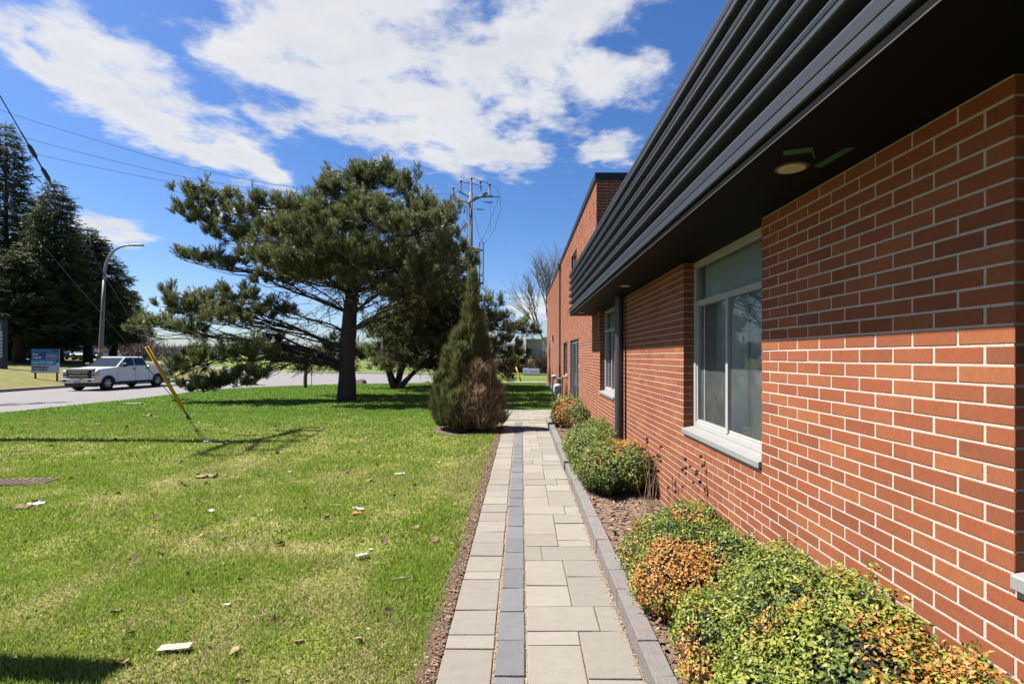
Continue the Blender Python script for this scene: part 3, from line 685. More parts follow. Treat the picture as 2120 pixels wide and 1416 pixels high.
# ------------------------------------------------------------------ foliage builders
def needle_template(n=26, shoot=0.16, ln=0.115, wd=0.008, spread=(25, 70), seed=1):
    r = np.random.default_rng(seed); V = []; T = []
    for i in range(n):
        t = r.random(); a = r.random()*2*math.pi; th = math.radians(r.uniform(*spread)*(1-0.55*t)); l = ln*r.uniform(.75, 1.1)
        d = np.array([math.sin(th)*math.cos(a), math.sin(th)*math.sin(a), math.cos(th)]); b = np.array([0, 0, shoot*t])
        s = np.cross(d, r.normal(size=3)); s /= np.linalg.norm(s)
        k = len(V); V += [b-s*wd/2, b+s*wd/2, b+d*l]; T.append((k, k+1, k+2))
    return np.array(V), np.array(T)
def mixc(a, b, t): return np.asarray(a)[None]*(1-t[:, None])+np.asarray(b)[None]*t[:, None]
def curve_pts(a, b, sag, n=6, wob=0.0):
    a, b = Vector(a), Vector(b); L = (b-a).length; pts = []
    for i in range(n+1):
        t = i/n; q = a.lerp(b, t); q.z += sag*L*math.sin(math.pi*t)
        if 0 < i < n and wob: q += Vector((uni(-1, 1), uni(-1, 1), uni(-1, 1)))*wob*L
        pts.append(q)
    return pts
def tree_trunk(base, pts, rads, name, mat, parent, n=16):
    m = MB(); P_ = [Vector(p) for p in pts]; full = []; rr = []
    for i in range(len(P_)-1):
        for k in range(5):
            t = k/5; full.append(P_[i].lerp(P_[i+1], t)); rr.append(rads[i]*(1-t)+rads[i+1]*t)
    full.append(P_[-1]); rr.append(rads[-1]); m.tube(full, rr, n)
    for i, q in enumerate(m.v):
        k = i % n; f = 1+0.10*math.sin(k*2.7+q[2]*1.3)+uni(-.05, .05); c = full[min(i//n, len(full)-1)]
        m.v[i] = (c.x+(q[0]-c.x)*f, c.y+(q[1]-c.y)*f, q[2])
    return m.build(name, mat, parent, smooth=True)

def pine(label, base, trunk, rads, pads, D, per_m2, tmpl, extra_trunks=(), dead=8):
    g = root('pine_tree', base, label, 'tree')
    tr = tree_trunk(base, trunk, rads, 'trunk', 'bark', g)
    for tp, rd in extra_trunks: tree_trunk(base, tp, rd, 'trunk', 'bark', g, 12)
    br = MB(); pos = []; axs = []; shade = []
    stems = [[Vector(p) for p in trunk]]+[[Vector(p) for p in tp] for tp, _ in extra_trunks]
    for (px, py, rx, ry, dd) in pads:
        if D > 22: rx, ry = rx*1.18, ry*1.25
        Dp = D+dd; c = P(px, py, Dp); rad = np.array((rx*Dp/F, max(rx, ry)*0.85*Dp/F, ry*Dp/F))
        n = int(per_m2*math.pi*rad[0]*(rad[2]+rad[1])*0.5); u = RNG.normal(size=(n, 3)); u /= np.linalg.norm(u, axis=1, keepdims=True)
        u[:, 2] = np.where(u[:, 2] < -0.25, -u[:, 2]*0.8, u[:, 2])
        r = RNG.random(n)**0.40*(0.78+0.44*RNG.random(n)); q = np.array(c)+u*rad*r[:, None]
        # shoots gather round a few twig ends
        kc = max(6, n//20); cent = q[RNG.integers(0, n, kc)]; idx = ((q[:, None, :]-cent[None])**2).sum(2).argmin(1)
        q = q*0.34+cent[idx]*0.66+np.array((0, 0, .10))*RNG.random((n, 1))
        ax = u*0.65+np.array((0, 0, 0.75))+RNG.normal(size=(n, 3))*0.28
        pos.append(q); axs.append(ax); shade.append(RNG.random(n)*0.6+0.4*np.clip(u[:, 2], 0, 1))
        # upright shoots standing out of the pad
        for _f in range(2+int(rx > 30)*2):
            a_ = uni(0, 6.283); e_ = Vector((c.x+math.cos(a_)*rad[0]*uni(.2, .95), c.y+math.sin(a_)*rad[1]*uni(.2, .95), c.z+rad[2]*uni(.35, .75))); hf = uni(.2, .55); nf = int(13*hf/.5)
            tt = RNG.random(nf); pf = np.array(e_)[None]+np.stack([RNG.normal(size=nf)*.05+(tt*uni(-.15, .15)), RNG.normal(size=nf)*.05, tt*hf], 1)
            pos.append(pf); axs.append(np.stack([RNG.normal(size=nf)*.45, RNG.normal(size=nf)*.45, np.ones(nf)*.9], 1)); shade.append(RNG.random(nf)*.5+.5)
        # limb to the pad, twigs inside it
        best = None
        for st in stems:
            for i in range(len(st)-1):
                for t in (0, .5, 1):
                    s = st[i].lerp(st[i+1], t); hd = math.hypot(s.x-c.x, s.y-c.y); want = c.z-0.28*hd
                    sc = abs(s.z-max(want, st[0].z+1.3))+0.05*hd
                    if best is None or sc < best[0]: best = (sc, s.copy())
        s = best[1]; Lb = (c-s).length; cp = curve_pts(s, c, 0.05 if c.z > s.z else 0.16, 7, 0.02)
        br.tube(cp, [0.013+0.0085*Lb*(1-i/7)**1.3 for i in range(8)], 6)
        for e in cent[:14]:
            st_ = cp[random.choice((4, 5, 6, 7))]; br.tube(curve_pts(st_, e, uni(-.08, .05), 4, 0.05), [0.018, .014, .011, .008, .006], 4)
        for _ in range(dead):
            st_ = cp[random.choice((1, 2, 3, 3, 4, 5))]; e = st_+Vector((uni(-1, 1), uni(-1, 1), uni(-.7, .5)))*uni(.4, 1.3)
            tw = curve_pts(st_, e, uni(-.1, .1), 4, 0.09); br.tube(tw, [0.014, .012, .010, .008, .005], 4, cap=False)
            for _k in range(2):
                q2 = tw[random.choice((2, 3))]; br.tube([q2, q2+Vector((uni(-1, 1), uni(-1, 1), uni(-.6, .6)))*uni(.2, .5)], [.008, .004], 3, cap=False)
    br.build('branches', 'twig', g, smooth=True, kind='stuff')
    pos = np.concatenate(pos); axs = np.concatenate(axs); sh = np.concatenate(shade); n = len(pos)
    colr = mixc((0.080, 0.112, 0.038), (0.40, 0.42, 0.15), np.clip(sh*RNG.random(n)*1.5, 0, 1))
    brn = RNG.random(n) < 0.035; colr[brn] = (0.15, 0.085, 0.035)
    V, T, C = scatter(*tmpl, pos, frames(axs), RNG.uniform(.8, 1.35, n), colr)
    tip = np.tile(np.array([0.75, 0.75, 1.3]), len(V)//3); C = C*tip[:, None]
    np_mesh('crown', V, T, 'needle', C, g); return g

NT = needle_template(30, 0.20, 0.145, 0.0115)
DP = 19.4; b1 = at(718, 828)
pads1 = []
def pad(x, y, rx, ry, dds=(0,)):
    for d_ in dds: pads1.append((x+(uni(-12, 12) if d_ else 0), y+(uni(-10, 10) if d_ else 0), rx*1.06, ry*1.06, d_))
for q in ((762, 392, 46, 38), (700, 412, 42, 34), (826, 400, 34, 32), (662, 440, 40, 34), (868, 446, 38, 36), (745, 372, 20, 22), (682, 385, 16, 22), (800, 370, 16, 20)): pad(*q, dds=(0, uni(-1.5, 1.5)))
for q in ((398, 410, 34, 26), (440, 432, 38, 30), (382, 450, 30, 26), (430, 470, 48, 30), (505, 455, 42, 34), (485, 420, 18, 20), (548, 432, 34, 34), (598, 445, 40, 38), (470, 500, 48, 30), (520, 500, 46, 34),
          (382, 540, 26, 16), (425, 548, 44, 20), (480, 560, 36, 22)): pad(*q, dds=(0,))
for q in ((590, 500, 60, 46), (670, 485, 70, 52), (760, 468, 76, 56), (845, 490, 66, 54), (905, 470, 36, 40), (925, 530, 34, 48), (640, 550, 62, 40), (720, 545, 72, 46), (810, 560, 70, 46), (885, 575, 52, 48), (575, 555, 46, 34)):
    pad(*q, dds=(-2.6, 0, 2.4))
for q in ((560, 600, 50, 30), (500, 620, 52, 30), (440, 640, 52, 34), (385, 655, 50, 32), (345, 640, 26, 24), (330, 680, 44, 24), (290, 692, 26, 20), (395, 705, 48, 26), (460, 680, 50, 32), (525, 670, 44, 32), (580, 660, 36, 26), (565, 705, 26, 14), (340, 610, 16, 16), (430, 660, 46, 26)):
    pad(*q, dds=(uni(-1.6, 1.0),))
for q in ((440, 762, 46, 32), (395, 770, 34, 34), (490, 750, 44, 34), (545, 745, 42, 28), (580, 762, 26, 18), (425, 805, 44, 24), (470, 800, 40, 24), (390, 735, 24, 20), (505, 785, 34, 22), (540, 778, 22, 14), (360, 775, 18, 22), (415, 815, 34, 16)):
    pad(*q, dds=(uni(-1.8, -0.4),))
for q in ((620, 585, 44, 22), (690, 590, 54, 24), (770, 600, 56, 26), (850, 615, 54, 34), (900, 620, 44, 34), (545, 540, 44, 30), (630, 520, 60, 40)): pad(*q, dds=(-2.2, 1.5))
for q in ((655, 745, 40, 22), (690, 720, 30, 24), (640, 775, 24, 14), (745, 745, 22, 18), (700, 770, 30, 14)): pad(*q, dds=(2.5,))
tz = [P(718, 828, DP), P(719, 760, DP), P(722, 690, DP), P(728, 610, DP), P(740, 530, DP), P(752, 450, DP), P(760, 385, DP)]
tz[0].z = b1.z-0.05
pine('tall spreading pine with thick bare trunk and low drooping branches', (b1.x, b1.y, b1.z), tz, [0.36, 0.30, 0.28, 0.24, 0.18, 0.11, 0.03], pads1, DP, 140, NT, dead=14)
D2 = 26.5; b2 = at(815, 803)
pads2 = []
for (x, y, rx, ry) in ((835, 560, 50, 40), (880, 530, 50, 44), (925, 560, 44, 44), (955, 610, 34, 44), (900, 610, 56, 50), (840, 620, 56, 44), (945, 670, 48, 44), (890, 680, 60, 44), (830, 680, 52, 40), (985, 690, 36, 36), (860, 730, 56, 30), (925, 740, 50, 32), (790, 700, 44, 36), (870, 640, 60, 50), (930, 640, 50, 50), (960, 740, 44, 36), (820, 735, 44, 28), (965, 560, 26, 40)):
    for d_ in (-1.8, 1.6): pads2.append((x+uni(-10, 10), y+uni(-8, 8), rx, ry, d_))
for (x, y, rx, ry) in ((850, 700, 50, 30), (900, 715, 50, 34), (940, 700, 40, 40), (870, 665, 50, 34), (920, 660, 46, 36), (955, 765, 34, 24), (840, 760, 30, 16)):
    for d_ in (-.6, 2.6): pads2.append((x+uni(-12, 12), y+uni(-8, 8), rx, ry, d_))
for (x, y, rx, ry, d_) in ((1005, 632, 26, 20, 0), (1030, 640, 18, 14, 0), (1015, 672, 36, 24, -.6), (1055, 690, 34, 22, 0), (1085, 682, 26, 18, .4), (1108, 694, 18, 12, .4), (1035, 720, 42, 26, -.5), (1065, 742, 32, 20, .3), (1000, 745, 40, 26, 0),
                           (1050, 768, 20, 14, -.6), (1052, 790, 12, 12, -.8), (775, 750, 36, 22, .5), (795, 770, 30, 18, -.6), (1072, 760, 22, 14, .2), (740, 735, 28, 20, .8), (905, 770, 40, 18, .5), (1040, 662, 22, 12, 0)):
    pads2.append((x, y, rx, ry, d_))
q = lambda x, y, d_=0: P(x, y, D2+d_)
s0 = q(818, 806); s0.z = b2.z-0.05
pine('dark many stemmed pine forking low behind the tall pine', (b2.x, b2.y, b2.z), [s0, q(806, 770), q(797, 735), q(795, 680), q(815, 600), q(850, 540)], [0.22, 0.17, 0.15, 0.13, 0.09, 0.03], pads2, D2, 90, NT,
     [([s0, q(832, 765, .4), q(858, 710, .4), q(890, 640, .4), q(905, 560, .4)], [0.2, .14, .12, .09, .03]), ([s0+Vector((.12, 0, 0)), q(850, 778, -.4), q(885, 745, -.4), q(940, 700, -.4), q(1010, 680, -.2), q(1080, 690, 0)], [0.2, .12, .10, .08, .05, .02]), ([s0+Vector((.05, 0, .02)), q(826, 770, .8), q(832, 700, .8), q(840, 620, .8)], [0.16, .10, .08, .03])], dead=20)

# juniper beside the path
def juniper():
    b = Vector((-1.28, 11.35, -0.02)); g = root('juniper', b, 'upright green juniper with a dead brown side beside the path', 'shrub')
    r = RNG; pos = []; ax = []; colr = []; dead = []
    spires = [(0.15, 0.0, 3.55, 0.23, 3000, 0), (0.02, 0.12, 2.75, 0.27, 2600, 0), (0.30, 0.05, 2.6, 0.25, 2400, 0), (-0.22, 0.0, 2.15, 0.27, 2300, 0), (-0.42, 0.08, 1.75, 0.26, 2000, 0), (-0.10, -0.28, 1.8, 0.28, 2200, 0), (-0.58, -0.12, 1.15, 0.24, 1600, 0), (-0.38, -0.32, 0.95, 0.26, 1700, 0), (0.42, 0.25, 2.0, 0.26, 1800, 0), (-0.62, 0.1, 0.8, 0.22, 1000, 0),
              (0.12, -0.36, 1.15, 0.26, 1500, 1), (0.28, -0.34, 1.42, 0.25, 1600, 1), (0.45, -0.22, 1.25, 0.26, 1600, 1), (0.58, -0.12, 1.40, 0.22, 1300, 1), (0.70, 0.0, 1.0, 0.22, 1100, 1), (0.0, -0.48, 0.85, 0.24, 1300, 2), (0.50, 0.15, 1.55, 0.22, 1300, 2), (0.35, -0.5, 0.85, 0.24, 1200, 1), (0.62, -0.3, 0.75, 0.22, 1000, 1), (-.2, -.5, .75, .26, 1300, 0)]
    for (ox, oy, hh, rad, n, kind) in spires:
        n = int(n*(1.0 if kind == 0 else .8)); rad = rad*1.12; t = r.random(n)**0.85; prof = rad*np.clip(np.minimum(1.0, 0.55+2.2*t)*(1-t)**0.62+0.03, 0.02, None)
        a = r.random(n)*2*math.pi; rr = prof*np.sqrt(r.random(n)*0.75+0.25)*(1+0.25*np.sin(a*3+t*9))
        p_ = np.stack([b.x+ox+rr*np.cos(a)+0.04*np.sin(t*6), b.y+oy+rr*np.sin(a), b.z+0.06+t*hh], 1)
        d_ = np.stack([np.cos(a)*0.33, np.sin(a)*0.33, np.ones(n)], 1)+r.normal(size=(n, 3))*(0.16 if kind == 0 else 0.34)
        k = np.clip(r.random(n)*0.7+0.3*t, 0, 1)
        c = mixc((0.095, 0.112, 0.036), (0.33, 0.34, 0.125), k**1.4)
        yl = r.random(n) < 0.10; c[yl] = (0.14, 0.125, 0.045)
        if kind:
            m_ = r.random(n) < (0.84 if kind == 1 else 0.5); c[m_] = mixc((0.34, 0.21, 0.12), (0.68, 0.48, 0.30), r.random(m_.sum()))
        kc = max(8, n//26); ct = p_[r.integers(0, n, kc)]; ii = ((p_[:, None, :]-ct[None])**2).sum(2).argmin(1); p_ = p_*.5+ct[ii]*.5; c = c*(.55+.9*r.random(kc))[ii][:, None]
        pos.append(p_); ax.append(d_); colr.append(c); dead.append(np.full(n, kind > 0))
    pos = np.concatenate(pos); ax = np.concatenate(ax); colr = np.concatenate(colr); dead = np.concatenate(dead)
    V = []; T = []
    rt = np.random.default_rng(3)
    for i in range(5):
        bb = np.array([rt.uniform(-.012, .012), rt.uniform(-.012, .012), i*0.02]); d_ = np.array([rt.uniform(-.3, .3), rt.uniform(-.3, .3), 1.0]); d_ /= np.linalg.norm(d_)
        s = np.cross(d_, rt.normal(size=3)); s /= np.linalg.norm(s); k = len(V); V += [bb-s*.006, bb+s*.006, bb+d_*.17]; T.append((k, k+1, k+2))
    tv, tf = np.array(V), np.array(T); tw = tv.copy(); tw[:, :2] *= 0.55
    for nm, sel_, tt in (('foliage', ~dead, tv), ('dead_twigs', dead, tw)):
        VV, TT, CC = scatter(tt, tf, pos[sel_], frames(ax[sel_]), RNG.uniform(.7, 1.4, sel_.sum()), colr[sel_]); np_mesh(nm, VV, TT, 'needle', CC, g)
    m = MB()
    for (ox, oy, hh, rad, n, kind) in spires:
        m.tube([(b.x, b.y, b.z-.03), (b.x+ox*.7, b.y+oy*.7, b.z+.3*hh), (b.x+ox, b.y+oy, b.z+hh*.9)], [.05, .03, .006], 6)
        for _ in range(14):
            t = uni(.1, .7); s = Vector((b.x+ox*.8, b.y+oy*.8, b.z+t*hh*.7)); e = s+Vector((uni(-1, 1)*rad, uni(-1, 1)*rad, uni(.15, .4))); m.tube([s, s.lerp(e, .5), e], [.009, .006, .003], 4)
    for _ in range(170):
        s = Vector((b.x+uni(.05, .62), b.y+uni(-.55, .15), b.z+uni(.1, .8))); e = s+Vector((uni(-.12, .22), uni(-.25, .12), uni(.25, .62))); m.tube(curve_pts(s, e, uni(-.06, .06), 3, .05), [.006, .005, .004, .002], 4)
    m.build('stem', 'dry_stem', g)
juniper()
MB().lathe([(0.90, -0.016), (0.78, 0.002), (0.2, 0.02)], 26, Matrix.Translation((-1.2, 11.3, 0))).build('juniper_soil', 'soil', fix=True)
tag(bpy.data.objects['juniper_soil'], 'round patch of bare soil under the juniper', kind='structure')

# spruces across the road
def spruce(px, D, py_top, crown_py, rmax, label, seed, lean=0.0, dens=1.0):
    r = np.random.default_rng(seed); random.seed(seed)
    X = (px-VX)/F*D; zb = h(X, D); zt = HC+(VY-py_top)/F*D; z0 = HC+(VY-crown_py)/F*D; H = zt-z0
    g = root('spruce_tree', (X, D, zb), label, 'tree', 'spruces across the road')
    m = MB(); m.tube([(X, D, zb-.1), (X+lean*.4, D, z0), (X+lean, D, zt)], [0.42, 0.32, 0.02], 10); m.build('trunk', 'dark_bark', g, smooth=True)
    lim = MB(); pos = []; ax = []; sc = []
    nb = int(200*dens)
    for i in range(nb):
        t = (math.floor(i/8)+.32*r.random())*8/nb; z = z0+H*t; Lb = rmax*((1-t)**0.72)*r.uniform(.62, 1.08)*(0.6+0.4*min(1, t*7))+0.25
        a = i*2.399+r.uniform(-.4, .4); dr = np.array([math.cos(a), math.sin(a)]); cx = X+lean*t
        rise = 0.28*(t-0.35); tipz = z+Lb*(rise-0.10)
        pts = [Vector((cx, D, z)), Vector((cx+dr[0]*Lb*.5, D+dr[1]*Lb*.5, z+Lb*(rise*.5-.10))), Vector((cx+dr[0]*Lb, D+dr[1]*Lb, tipz))]
        lim.tube(pts, [0.05, .03, .01], 4)
        k = int(max(8, Lb*17)); s = r.random(k)**0.75; side = r.uniform(-1, 1, k)*0.34*Lb*(1.05-s*.75)
        q = np.stack([cx+dr[0]*Lb*s-dr[1]*side, D+dr[1]*Lb*s+dr[0]*side, np.interp(s, [0, .5, 1], [p.z for p in pts])-np.abs(side)*.22+r.normal(size=k)*.10], 1)
        sg = np.sign(side); d_ = np.stack([dr[0]*0.8-dr[1]*sg*.7, dr[1]*0.8+dr[0]*sg*.7, np.full(k, -0.12)], 1)+r.normal(size=(k, 3))*.3
        pos.append(q); ax.append(d_); sc.append(r.uniform(.75, 1.4, k)*(0.65 if t > .9 else 1))
    lim.build('branches', 'dark_bark', g, kind='stuff')
    pos = np.concatenate(pos); ax = np.concatenate(ax); sc = np.concatenate(sc); n = len(pos)
    c = mixc((0.040, 0.062, 0.024), (0.18, 0.20, 0.060), RNG.random(n)**1.6)
    V, T, C = scatter(*ST, pos, frames(ax), sc, c); np_mesh('crown', V, T, 'needle', C, g)
ST = needle_template(15, 0.42, 0.26, 0.042, (20, 65), 4)
spruce(12, 44, 250, 705, 4.6, 'tallest dark spruce behind the black tenant sign', 21)
spruce(122, 43, 372, 712, 3.9, 'mid height spruce with olive tip behind the for lease sign', 22, -0.4)
spruce(182, 47, 470, 695, 5.2, 'broad spruce with thick trunk beside the street lamp', 23)
spruce(72, 49, 430, 700, 4.5, 'dark spruce between the tallest one and the olive tipped one', 24)
spruce(40, 40, 520, 690, 3.4, 'lower dark spruce with slim trunk near the black tenant sign', 25)
spruce(-70, 46, 330, 705, 4.5, 'dark spruce at the edge of the grove beyond the black tenant sign', 26)
spruce(232, 52, 585, 700, 3.6, 'low spruce with slanting trunk above the parked dark sedan', 27, 0.8, 0.8)
random.seed(99)

# bare deciduous trees
def bare_tree(base, H, spread, label, mat, levels=6, seed=5, group=None, lean=(0, 0), name='bare_tree', first=0.28):
    rr = random.Random(seed); g = root(name, base, label, 'tree', group); tk = MB(); br = MB()
    def grow(p, d, L, rad, lv):
        pts = [p]; q = p.copy(); dd = d.copy()
        for i in range(4):
            dd = (dd+Vector((rr.uniform(-1, 1), rr.uniform(-1, 1), rr.uniform(-.3, .7)))*.13).normalized(); q = q+dd*L/4; pts.append(q.copy())
        (tk if lv == 0 else br).tube(pts, [rad*(1-.11*i) for i in range(5)], 8 if lv < 2 else 4, cap=False)
        if lv >= levels: return
        for k in range(3 if lv < 4 else 2):
            t = pts[rr.choice((2, 3, 4, 4))]; a = rr.uniform(0, 2*math.pi); sp = rr.uniform(.35, .8)*spread
            nd = (dd+Vector((math.cos(a)*sp, math.sin(a)*sp, rr.uniform(0, .35)))).normalized(); grow(t, nd, L*rr.uniform(.62, .82), rad*.55, lv+1)
        if lv < 4: grow(pts[-1], (dd+Vector((0, 0, .2))).normalized(), L*.75, rad*.6, lv+1)
    grow(Vector(base)-Vector((0, 0, .1)), Vector((lean[0], lean[1], 1)).normalized(), H*first, H*0.016, 0)
    tk.build('trunk', mat, g); br.build('branches', mat, g, kind='stuff')
bz = h(3.0, 47)
bare_tree((2.9, 47, bz), 13.5, 0.85, 'leafless tree rising behind the far end of the warehouse', 'pale_twig', 6, 8, lean=(-.12, 0))
bare_tree((6.5, 56, -0.1), 12, 0.9, 'leafless tree further behind the warehouse wall', 'pale_twig', 5, 12)

# far scrub and hedges
def scrub(name, pts, hgt, wid, n, c0, c1, label, cat=None, kind=None, thick=0.05, group=None):
    """twiggy mass round base points"""
    pts = np.array([list(p) for p in pts]); k = RNG.integers(0, len(pts), n); p_ = pts[k].copy()
    p_[:, :2] += RNG.normal(size=(n, 2))*wid*0.5; t = RNG.random(n); p_[:, 2] += t*hgt*0.7*(0.55+0.9*hash2(k*1.0, k*0.3, 4))
    ax = RNG.normal(size=(n, 3))*0.55; ax[:, 2] = np.abs(ax[:, 2])+0.6
    tv = np.array([(-.5, 0, 0), (.5, 0, 0), (0, 0, 1.0)]); tf = np.array([(0, 1, 2)])
    sc = np.stack([np.full(n, thick), np.full(n, thick), hgt*RNG.uniform(.25, .5, n)], 1)
    V, T, C = scatter(tv, tf, p_, frames(ax), sc, mixc(c0, c1, RNG.random(n))); o = np_mesh(name, V, T, 'hedge', C); return tag(o, label, cat, group, kind)
tl = []
for i in range(700):
    x = uni(-520, 300); y = 400+uni(-30, 60); tl.append((x, y, h(x, y)))
scrub('distant_trees', tl, 8.5, 9, 60000, (0.13, 0.115, 0.12), (0.23, 0.205, 0.205), 'hazy line of leafless trees along the far field edge', kind='stuff', thick=0.5)
tl = [(x, y, h(x, y)) for x, y in ((uni(-150, -95), 125+uni(-8, 8)) for _ in range(60))]
scrub('scrub', tl, 6.0, 4, 22000, (0.15, 0.10, 0.085), (0.26, 0.19, 0.165), 'reddish leafless scrub behind the parked cars', kind='stuff', thick=0.13)
tl = [(x, 47+uni(-.5, .5), 0.0) for x in np.linspace(1.5, 6, 14)]
scrub('hedge', tl, 1.75, 0.9, 9000, (0.07, 0.035, 0.028), (0.15, 0.09, 0.07), 'reddish brown leafless hedge behind the low white sign', 'hedge', thick=0.03)
tl = [(x, 49+uni(-.5, .5), 0.0) for x in np.linspace(-2.2, 0.5, 9)]
scrub('hedge', tl, 1.5, 0.9, 5000, (0.07, 0.04, 0.03), (0.14, 0.08, 0.06), 'shorter brown hedge left bare beside the yellow guy guards', 'hedge', thick=0.03)

# ------------------------------------------------------------------ boxwood shrubs
LEAF_V = np.array([(0, 0, 0), (-.30, .45, .10), (0, 1.0, 0), (.30, .45, .10)]); LEAF_T = np.array([(0, 2, 1), (0, 3, 2)])
def boxwood(lumps, n, leaf, label, orange=(), tips=0.16, dark=1.0, pale=()):
    lumps = np.array(lumps, float); c0 = lumps[:, :3].mean(0); g = root('boxwood', (c0[0], c0[1], 0.08), label, 'shrub', 'boxwood shrubs in the planting bed')
    core = MB()
    for (x, y, z, rx, ry, rz) in lumps:
        core.lathe([(math.sin(math.pi*i/8)*0.74+.001, -math.cos(math.pi*i/8)*0.74) for i in range(9)], 14, Matrix.Translation((x, y, z)) @ Matrix.Diagonal((rx, ry, rz, 1)))
    core.build('twigs', 'bush_core', g)  # solid dark core added to block the view through the leaves
    w = lumps[:, 3]*lumps[:, 4]; k = RNG.choice(len(lumps), n, p=w/w.sum()); u = RNG.normal(size=(n, 3)); u /= np.linalg.norm(u, axis=1, keepdims=True)
    r = 0.74+0.30*RNG.random(n)**0.7; r += 0.26*(vnoise(u[:, 0]*4+k*7, u[:, 1]*4+u[:, 2]*3.3, 3)-0.5)+0.12*(vnoise(u[:, 0]*11+k*3, u[:, 1]*11+u[:, 2]*9, 6)-0.5)
    L = lumps[k]; q = L[:, :3]+u*L[:, 3:]*r[:, None]
    ns = n//14; sp_ = RNG.integers(0, n, 110); w_ = RNG.integers(0, 110, ns); base_ = u[sp_[w_]]; kk = k[sp_[w_]]; rs = RNG.uniform(.9, 1.22, ns)   # stray shoots
    q2 = lumps[kk][:, :3]+base_*lumps[kk][:, 3:]*rs[:, None]+RNG.normal(size=(ns, 3))*.010+np.array((0, 0, .03))*(rs[:, None]-.9)
    q = np.concatenate([q, q2]); u = np.concatenate([u, base_]); r = np.concatenate([r, rs]); k = np.concatenate([k, kk])
    keep = q[:, 2] > 0.09
    for (x, y, z, rx, ry, rz) in lumps:
        e = (((q-np.array((x, y, z)))/np.array((rx, ry, rz)))**2).sum(1); keep &= e > 0.50
    keep &= q[:, 0] < XW-0.012
    q, u, r, k = q[keep], u[keep], r[keep], k[keep]; n = len(q)
    nrm = u*0.7+np.array((-.25, 0, 0.45))+RNG.normal(size=(n, 3))*0.55
    out = np.clip((r-0.78)/0.22, 0, 1); cl = vnoise(q[:, 0]*14, q[:, 1]*14+q[:, 2]*11, 8)
    col = mixc((0.060*dark, 0.100*dark, 0.016), (0.220*dark, 0.275*dark, 0.032), np.clip(0.15+0.35*RNG.random(n)+0.95*(cl-.4), 0, 1))
    tp = (RNG.random(n) < tips*(0.3+1.4*(cl > .55))*(0.4+out)); col[tp] = mixc((0.20, 0.235, 0.028), (0.34, 0.335, 0.055), RNG.random(tp.sum()))
    for (x, y, z, rad, pr) in orange:
        d_ = np.sqrt(((q-np.array((x, y, z)))**2).sum(1))+0.20*(vnoise(q[:, 0]*9, q[:, 1]*9+q[:, 2]*8, 5)-.5)
        s_ = (d_ < rad*1.1) & (RNG.random(n) < pr*np.clip((rad*1.1-d_)/(rad*.35), .12, 1)*.95); col[s_] = mixc((0.27, 0.11, 0.022), (0.62, 0.30, 0.07), RNG.random(s_.sum()))
    Rm = frames(nrm)
    V, T, C = scatter(LEAF_V, LEAF_T, q, Rm, leaf*RNG.uniform(.7, 1.3, n), col)
    # leaves lie across the normal, pointing every way
    np_mesh('leaves', V, T, 'leaf', C, g); return g
boxwood([(1.10, 3.42, .28, .36, .44, .27), (1.28, 3.62, .36, .26, .32, .24), (.98, 3.10, .26, .26, .34, .24), (1.34, 3.1, .36, .2, .34, .22)], 40000, 0.0205,
        'boxwood with a large orange dead patch, beside the second window', orange=[(.86, 3.02, .36, .22, .95), (.98, 2.86, .40, .20, .95), (1.05, 3.0, .47, .17, .9), (.80, 3.3, .28, .16, .85), (.78, 2.95, .2, .16, .7), (1.25, 3.5, .58, .10, .7), (.88, 3.7, .4, .10, .7)], tips=.2)
boxwood([(1.24, 2.10, .40, .34, .42, .36), (1.36, 2.52, .40, .22, .32, .31), (1.22, 1.70, .44, .34, .38, .36), (1.36, 1.44, .46, .2, .30, .33), (1.0, 2.3, .28, .26, .36, .27), (.98, 1.78, .32, .26, .34, .30), (1.38, 1.95, .52, .17, .3, .28)], 62000, 0.0200,
        'widest boxwood with yellowing leaves under the sill of the nearest window', orange=[(1.25, 1.60, .74, .17, .7), (1.02, 1.95, .56, .12, .5), (1.40, 1.36, .72, .14, .85), (.82, 2.2, .26, .13, .8), (1.12, 1.95, .7, .10, .45), (1.42, 1.25, .6, .16, .85)], tips=.26)
boxwood([(1.13, 5.95, .36, .38, .46, .30), (1.30, 5.75, .42, .24, .34, .27), (.97, 5.85, .32, .28, .40, .26)], 26000, 0.0245,
        'boxwood with an orange crown behind the dry flower stalks', orange=[(1.36, 5.85, .68, .27, 1), (1.18, 6.0, .70, .22, .9), (1.46, 5.7, .62, .18, .8), (1.1, 5.6, .60, .13, .5), (.85, 5.6, .5, .12, .4)], tips=.14, dark=.85)
boxwood([(1.06, 7.3, .36, .40, .62, .33), (.97, 6.75, .34, .34, .46, .31), (1.22, 7.8, .38, .30, .5, .31)], 26000, 0.0265, 'fully green boxwood beside the dark round column', tips=.2)
boxwood([(1.12, 11.5, .42, .36, .50, .36), (1.25, 11.0, .36, .30, .40, .28), (.96, 11.2, .34, .26, .40, .30)], 16000, 0.031,
        'boxwood with orange patches at the far end of the bed', orange=[(.80, 10.95, .50, .34, 1), (1.0, 11.1, .74, .28, .95), (.88, 10.85, .3, .26, .9), (1.2, 11.1, .7, .12, .6)], tips=.16)
